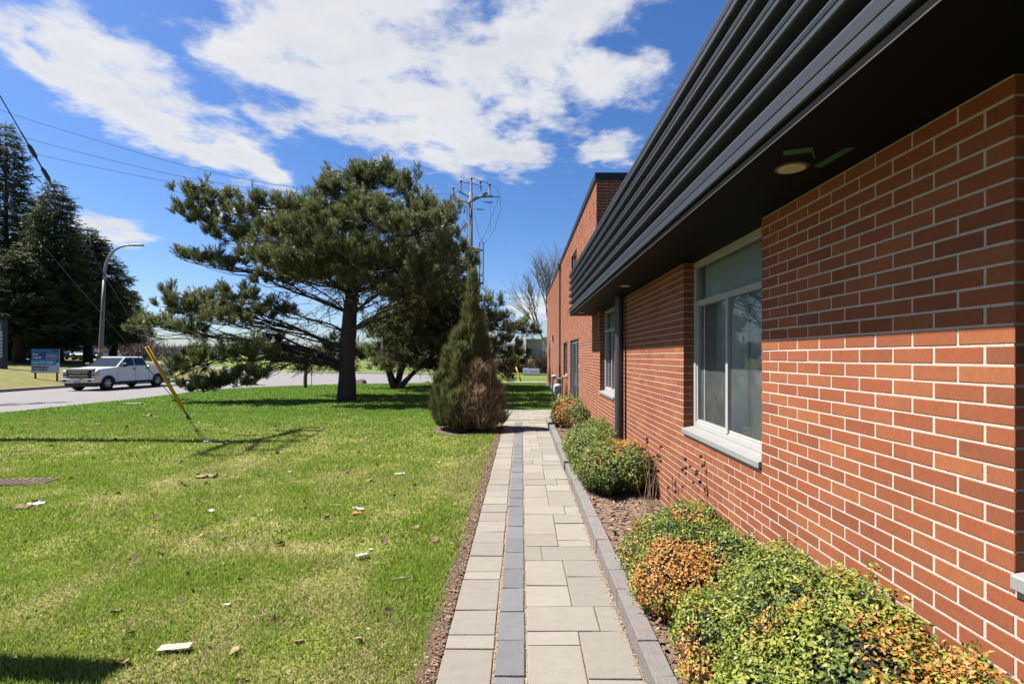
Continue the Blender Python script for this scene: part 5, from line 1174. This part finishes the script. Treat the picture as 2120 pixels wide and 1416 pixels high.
def pickup():
    q = at(219, 807.4); fw = Vector((-24.25, 28.1)); g = root('pickup_truck', (-24.9, 29.92, ZR), 'white crew cab pickup truck with chrome bumper on the road', 'pickup truck', rz=-math.pi/2-.03)
    W = .97
    low_ = [(2.60, .50), (2.64, .80), (2.62, 1.14), (2.50, 1.23), (1.34, 1.33), (-1.07, 1.36), (-1.09, 1.40), (-3.02, 1.41), (-3.06, .62), (-2.9, .52)]
    a1 = [(-1.84+.50*math.cos(t), .36+.50*math.sin(t)) for t in np.linspace(math.pi-.15, .15, 11)]; a2 = [(1.84+.50*math.cos(t), .36+.50*math.sin(t)) for t in np.linspace(math.pi-.15, .15, 11)]
    prof = low_+a1+[(-1.2, .46), (1.2, .46)]+a2
    MB().prism(prof, 'y', -W, W).build('body', 'white_paint', g, world=False, bevel=.05, seg=3)
    MB().box(-3.0, 2.5, -W+.12, W-.12, .32, .9).build('underbody', 'black_plastic', g, world=False)
    b = [(1.30, -.94, 1.31), (-1.06, -.94, 1.34), (-1.06, .94, 1.34), (1.30, .94, 1.31)]; t = [(.46, -.74, 1.93), (-.86, -.74, 1.94), (-.86, .74, 1.94), (.46, .74, 1.93)]
    MB().add(*hexa(b, t)).build('cab', 'white_paint', g, world=False, bevel=.06, seg=3)
    def lp(k, u): return Vector(b[k]).lerp(Vector(t[k]), u)
    MB().quad(*pane_on([lp(3, .06)+Vector((.0, -.06, 0)), lp(0, .06)+Vector((0, .06, 0)), lp(0, .93)+Vector((0, .05, 0)), lp(3, .93)+Vector((0, -.05, 0))], 0.0, -.012)).build('windshield', 'car_glass', g, world=False, fix=False)
    MB().quad(*[Vector(v)+Vector((-.014, 0, 0)) for v in ((-1.05, .8, 1.40), (-1.05, -.8, 1.40), (-.89, -.65, 1.85), (-.89, .65, 1.85))]).build('rear_window', 'car_glass', g, world=False, fix=False)
    for s in (-1, 1):
        def sp(x, z): 
            u = (z-1.32)/(1.935-1.32); return Vector((x, s*((.94*(1-u)+.74*u)+.012), z))
        for xs in (((1.05, 1.37), (.55, 1.40), (-.02, 1.40), (-.02, 1.85), (.46, 1.85)), ((-.08, 1.40), (-.96, 1.41), (-.84, 1.80), (-.78, 1.84), (-.08, 1.84))):
            vs = [sp(*v) for v in xs]; MB().add(vs, [tuple(range(len(vs)))]).build('side_window', 'car_glass', g, world=False)
        for x in (1.22, -.06, -1.08): MB().box(x-.008, x+.008, s*(W+.001)-.004, s*(W+.001)+.004, .52, 1.32).build('door_gap', 'black_plastic', g, world=False)
        for x in (.06, -.92): MB().cbox((x, s*(W+.015), 1.20), (.20, .03, .06)).build('door_handle', 'black_plastic', g, world=False)
        mr = MB().cbox((.92, s*(W+.16), 1.46), (.14, .24, .24)).cbox((.92, s*(W+.03), 1.40), (.07, .14, .08)).build('mirror', 'black_plastic', g, world=False, bevel=.03)
        MB().cbox((.985, s*(W+.16), 1.53), (.02, .22, .08)).build('mirror_cap', 'chrome', mr, world=False)
        MB().cbox((0, s*(W+.02), .44), (2.3, .10, .06)).build('running_board', 'black_plastic', g, world=False)
        hl = MB().box(2.40, 2.66, s*.93-.22 if s > 0 else s*.93-.045, s*.93+.045 if s > 0 else s*.93+.22, .80, 1.12).build('headlight', 'headlight', g, world=False, bevel=.03)
        MB().cbox((2.665, s*.84, .90), (.02, .10, .10)).build('lamp_lens', 'black_plastic', hl, world=False)
        MB().cbox((2.78, s*.72, .57), (.02, .20, .10)).build('fog_light', 'black_plastic', g, world=False)
        for x in (1.84, -1.84):
            wheel(g, x, s*(W-.14), .40, .27, -s)
            vs = [(x+.49*math.cos(t_), s*(W+.012), .38+.49*math.sin(t_)) for t_ in np.linspace(0, math.pi, 13)]+[(x+.43*math.cos(t_), s*(W+.012), .38+.43*math.sin(t_)) for t_ in np.linspace(math.pi, 0, 13)]
            MB().add(vs, [tuple(range(26))]).build('arch_lip', 'black_plastic', g, world=False)
    gr = MB().box(2.60, 2.71, -.69, .69, .74, 1.17).build('grille', 'black_plastic', g, world=False, bevel=.01)
    m = MB().box(2.70, 2.725, -.60, .60, 1.13, 1.155).box(2.70, 2.725, -.60, .60, .765, .785).box(2.703, 2.74, -.56, .56, 1.02, 1.06).box(2.703, 2.74, -.56, .56, .86, .90)
    m.build('grille_bar', 'chrome', gr, world=False)
    MB().lathe([(.13, 0), (.13, .02), (.05, .025)], 20, Matrix.Translation((2.745, 0, .95)) @ Matrix.Rotation(math.pi/2, 4, 'Y') @ Matrix.Diagonal((.5, 1.05, 1, 1))).build('emblem', 'sign_blue', gr, world=False)
    MB().prism([(2.52, 1.19), (2.72, 1.17), (2.70, 1.22), (2.50, 1.26)], 'y', -.84, .84).build('bug_deflector', 'black_plastic', g, world=False)
    MB().prism([(2.50, .44), (2.72, .44), (2.78, .50), (2.78, .66), (2.72, .70), (2.50, .70)], 'y', -1.0, 1.0).build('bumper', 'chrome', g, world=False, bevel=.03, seg=2)
    MB().prism([(2.4, .22), (2.62, .24), (2.68, .435), (2.4, .435)], 'y', -.86, .86).build('air_dam', 'black_plastic', g, world=False)
    MB().cbox((2.79, 0, .58), (.012, .34, .16)).build('licence_plate', 'card_white', g, world=False)
    MB().box(-3.0, -1.12, -.82, .82, 1.40, 1.425).build('bed_cover', 'black_plastic', g, world=False)
    MB().prism([(-3.05, .50), (-3.22, .52), (-3.22, .68), (-3.05, .70)], 'y', -.95, .95).build('rear_bumper', 'chrome', g, world=False)
pickup()

def car(loc, rz, label, paint, Lc=4.6, H=1.45, suv=False):
    g = root('parked_car', loc, label, 'car', 'cars parked across the road', rz=rz); W = .90; hl = Lc/2; zb = .98 if suv else .88; r = .36 if suv else .32; wx = Lc*.295
    ar = lambda cx: [(cx+(r+.06)*math.cos(t), r+(r+.06)*math.sin(t)) for t in np.linspace(math.pi-.1, .1, 9)]
    prof = [(hl-.02, .30), (hl, .60), (hl-.18, zb-.12), (hl*.46, zb), (-hl*.86, zb+.02), (-hl+.02, zb-.12), (-hl, .35)]+ar(-wx)+ar(wx)
    MB().prism(prof, 'y', -W, W).build('body', paint, g, world=False, bevel=.06, seg=3)
    MB().box(-hl+.2, hl-.2, -W+.1, W-.1, .2, .7).build('underbody', 'black_plastic', g, world=False)
    if suv: bx, tx = (hl*.50, -hl*.97), (hl*.12, -hl*.86)
    else: bx, tx = (hl*.46, -hl*.78), (hl*.06, -hl*.40)
    b = [(bx[0], -.86, zb-.02), (bx[1], -.86, zb), (bx[1], .86, zb), (bx[0], .86, zb-.02)]; t = [(tx[0], -.64, H), (tx[1], -.64, H-.02), (tx[1], .64, H-.02), (tx[0], .64, H)]
    MB().add(*hexa(b, t)).build('cabin', paint, g, world=False, bevel=.06, seg=3)
    lp = lambda k, u: Vector(b[k]).lerp(Vector(t[k]), u)
    MB().quad(*pane_on([lp(3, .08), lp(0, .08), lp(0, .92), lp(3, .92)], .06, -.012)).build('windshield', 'car_glass', g, world=False, fix=False)
    MB().quad(*pane_on([lp(1, .12), lp(2, .12), lp(2, .9), lp(1, .9)], .06, -.012)).build('rear_window', 'car_glass', g, world=False, fix=False)
    for s in (-1, 1):
        k = (0, 1) if s < 0 else (3, 2)
        for u0, u1 in ((.10, .50), (.53, .90)):
            vs = [lp(k[0], .12).lerp(lp(k[1], .12), u0), lp(k[0], .12).lerp(lp(k[1], .12), u1), lp(k[0], .88).lerp(lp(k[1], .88), u1), lp(k[0], .88).lerp(lp(k[1], .88), u0)]
            MB().add([v+Vector((0, s*.014, 0)) for v in vs], [(0, 1, 2, 3)]).build('side_window', 'car_glass', g, world=False)
        for x in (wx, -wx): wheel(g, x, s*(W-.12), r, .21, -s)
        MB().box(hl-.16, hl-.015, s*.62-.16, s*.62+.16, .60, .74).build('headlight', 'headlight', g, world=False, bevel=.02)
        MB().cbox((bx[0]-.25, s*(W+.10), zb+.06), (.12, .2, .14)).build('mirror', paint, g, world=False)
    MB().box(hl-.03, hl+.012, -.48, .48, .40, .58).build('grille', 'black_plastic', g, world=False); MB().cbox((hl+.018, 0, .36), (.012, .4, .12)).build('licence_plate', 'card_white', g, world=False)
def carpos(x, D): X = (x-VX)/F*D; return (X, D, h(X, D))
car(carpos(148, 60), -1.05, 'dark navy sport utility vehicle parked beyond the for lease sign', 'navy_paint', 4.9, 1.82, True)
car(carpos(178, 56), -1.05, 'silver car parked behind the thick spruce trunk', 'silver_paint', 4.5, 1.45)
car(carpos(226, 58), -1.0, 'dark green sedan parked beyond the white pickup', 'dark_paint', 4.8, 1.46)

# ------------------------------------------------------------------ signs
def text(body, size, loc, mat, parent, align='LEFT', rot=(math.pi/2, 0, 0), name='lettering', ext=.004, bold=0.0, sx=1.0, line=1.0):
    cu = bpy.data.curves.new(name, 'FONT'); cu.body = body; cu.size = size; cu.align_x = align; cu.extrude = ext; cu.offset = bold; cu.space_line = line; cu.resolution_u = 3
    t_ = bpy.data.objects.new(name, cu); COL.objects.link(t_); dg = bpy.context.evaluated_depsgraph_get()
    me = bpy.data.meshes.new_from_object(t_.evaluated_get(dg)); bpy.data.objects.remove(t_); bpy.data.curves.remove(cu); me.name = name; me.materials.clear(); me.materials.append(MAT[mat])
    o = bpy.data.objects.new(name, me); COL.objects.link(o); o.location = loc; o.rotation_euler = rot; o.scale = (sx, 1, 1); o.parent = parent; return o
pl, pr_ = at(72, 784), at(116, 789); ang = math.atan2(pr_.y-pl.y, pr_.x-pl.x)
if abs(ang) > .7: ang = -.55
c_ = (pl+pr_)/2; D = c_.y; g = root('lease_sign', (c_.x, c_.y, c_.z), 'blue and white for lease sign on two posts across the road', 'sign', rz=ang)
cw = math.cos(ang)*F/D*1.0; wS = 57.5*D/F/math.cos(ang)/(1.0+.0); wS = min(max(wS, 1.6), 2.3); z1 = HC+(VY-722.5)/F*D-c_.z; z0s = HC+(VY-772)/F*D-c_.z
hS = z1-z0s; n_ = -.03
pn = MB().box(-wS/2, wS/2, -.02, .02, z0s, z1).build('panel', 'sign_white', g, world=False)
MB().box(-wS/2+.005, wS/2-.005, -.026, -.0215, z0s+hS*.43, z1-.005).build('blue_field', 'sign_blue', pn, world=False)
MB().box(-wS/2+.006, wS/2-wS*.11, -.032, -.0275, z0s+hS*.32, z0s+hS*.55).build('cyan_field', 'sign_cyan', pn, world=False)
f = lambda s: s*hS
text('Multiple units available', f(.095), (-wS*.45, -.033, z1-f(.10)), 'sign_cyan', g, bold=.004, sx=.95)
text('For\nLease', f(.165), (-wS*.44, -.033, z1-f(.27)), 'sign_text', g, bold=.006, line=.75)
MB().box(wS*.04, wS*.45, -.034, -.031, z1-f(.20), z1-f(.185)).box(wS*.04, wS*.45, -.034, -.031, z1-f(.415), z1-f(.40)).box(wS*.04, wS*.05, -.0345, -.0315, z1-f(.415), z1-f(.185)).box(wS*.44, wS*.45, -.0345, -.0315, z1-f(.415), z1-f(.185)).build('logo_frame', 'sign_text', g, world=False)
text('Colliers', f(.12), (wS*.245, -.033, z1-f(.325)), 'sign_text', g, 'CENTER', bold=.005)
MB().box(wS*.06, wS*.43, -.0335, -.0305, z1-f(.375), z1-f(.35)).build('logo_line', 'sign_red', g, world=False)
text('416 777 2200', f(.135), (-wS*.44, -.038, z0s+f(.385)), 'sign_text', g, bold=.006, sx=1.12)
text('David Bergeron\nKate Woolsey', f(.105), (-wS*.47, -.033, z0s+f(.215)), 'sign_dark', g, bold=.005, sx=1.05)
for s in (-1, 1): MB().box(s*wS*.39-.04, s*wS*.39+.04, .021, .09, -.6, z1-.1).build('post', 'brown_wood', g, world=False)
# black tenant sign at the picture edge
q = at(6, 763); D = q.y; sc = D/F; g = root('tenant_sign', (q.x, q.y, q.z), 'black tenant sign with white name panels under the spruces', 'sign')
zt = (763-662)*sc; xr = 5.5*sc
MB().box(-2.6, xr, -.15, .15, -.3, zt).build('pylon', 'pylon_black', g, world=False)
text('VE', 10.5*sc*1.35, (xr-4.0*sc, -.16, zt-18.5*sc), 'sign_text', g, 'RIGHT', bold=.012)
yp = 685
for k, hh in enumerate((13, 6.0, 5.4, 5.4, 5.6, 5.4, 5.6)):
    za = (763-yp)*sc; zb = (763-yp-hh)*sc; yp += hh+1.5
    p_ = MB().box(-2.4, xr-1.5*sc, -.17, -.152, zb, za).build('name_panel', 'pylon_panel', g, world=False)
# small white sign on a post by the car park
q = carpos(227, 50); q = Vector(q); g = root('car_park_sign', q, 'small white notice on a post before the parked sedan', 'sign'); zc = HC+(VY-716)/F*50
MB().box(q.x-.045, q.x+.045, q.y, q.y+.08, q.z-.2, zc+.4).build('post', 'brown_wood', g); MB().box(q.x-.22, q.x+.22, q.y-.03, q.y-.005, zc-.35, zc+.45).build('panel', 'sign_white', g)
# low white sign beyond the lawn
q = at(1100, 778); D = q.y; g = root('entrance_sign', q, 'low white entrance sign on a concrete base beyond the lawn', 'sign', rz=-.25)
MB().box(-.75, .75, -.15, .15, -.1, .20).build('base', 'concrete', g, world=False); MB().box(-.76, -.22, -.13, .13, .20, .72).box(-.20, .76, -.13, .13, .20, .66).build('panel', 'sign_white', g, world=False)
for x, w in ((-.6, .2), (-.05, .25), (.3, .3)): MB().box(x, x+w, -.137, -.132, .36, .44).build('lettering_smudge', 'far_grey', g, world=False)

# ------------------------------------------------------------------ background buildings
def zat(x, y): return h(x, y)
zl = h(-58, 56); g = root('brown_office', (-57.5, 56.5, zl), 'brown brick office with tall windows behind the spruces', 'building', rz=math.pi/4)
MB().box(-50, 0, 0, 18, -1.5, 5.8).build('wall', 'far_brick', g, world=False)
MB().box(-50.6, .6, -.6, 18.6, 5.8, 6.3).build('roof', 'black_metal', g, world=False)
MB().box(-5.6, -4.6, -.5, -.005, -1, 4.6).build('pillar', 'far_beige', g, world=False)
for x0 in (-2.3, -4.3, -9.5, -13.5):
    w = MB().box(x0, x0+1.7, -.1, -.004, .7, 3.3).build('window', 'sill_metal', g, world=False)
    for k in range(2): MB().box(x0+.1+k*.78, x0+.78+k*.78, -.14, -.102, .8, 3.2).build('pane', 'car_glass', w, world=False)
zr = 0.2
g = root('beige_plant', (4, 118, 1.0), 'distant beige building with cream wing and blue band', 'building')
MB().box(1.0, 5.2, 118, 140, .2, 6.0).build('wall', 'far_beige', g); MB().box(5.2, 7.6, 117.5, 140, .2, 6.4).build('wing', 'far_cream', g)
MB().box(.6, 9.0, 116.9, 117.4, 2.3, 3.0).build('band', 'far_blue', g); MB().box(1.0, 5.1, 117.7, 117.99, .2, 2.3).build('entrance', 'far_grey', g)
for x in (1.3, 1.9): MB().box(x, x+.25, 116.9, 117.15, .2, 2.3).build('column', 'sill_metal', g)
q = P(590, 716, 210); g = root('billboard', (q.x, q.y, h(q.x, q.y)), 'distant grey billboard standing on the field edge', 'billboard')
MB().box(q.x-1.9, q.x+1.9, q.y, q.y+.4, q.z-1.6, q.z+2.2).build('panel', 'far_grey', g)
for s in (-1.2, 1.2): MB().box(q.x+s-.12, q.x+s+.12, q.y+.41, q.y+.6, h(q.x, q.y)-.3, q.z+1).build('post', 'far_grey', g)
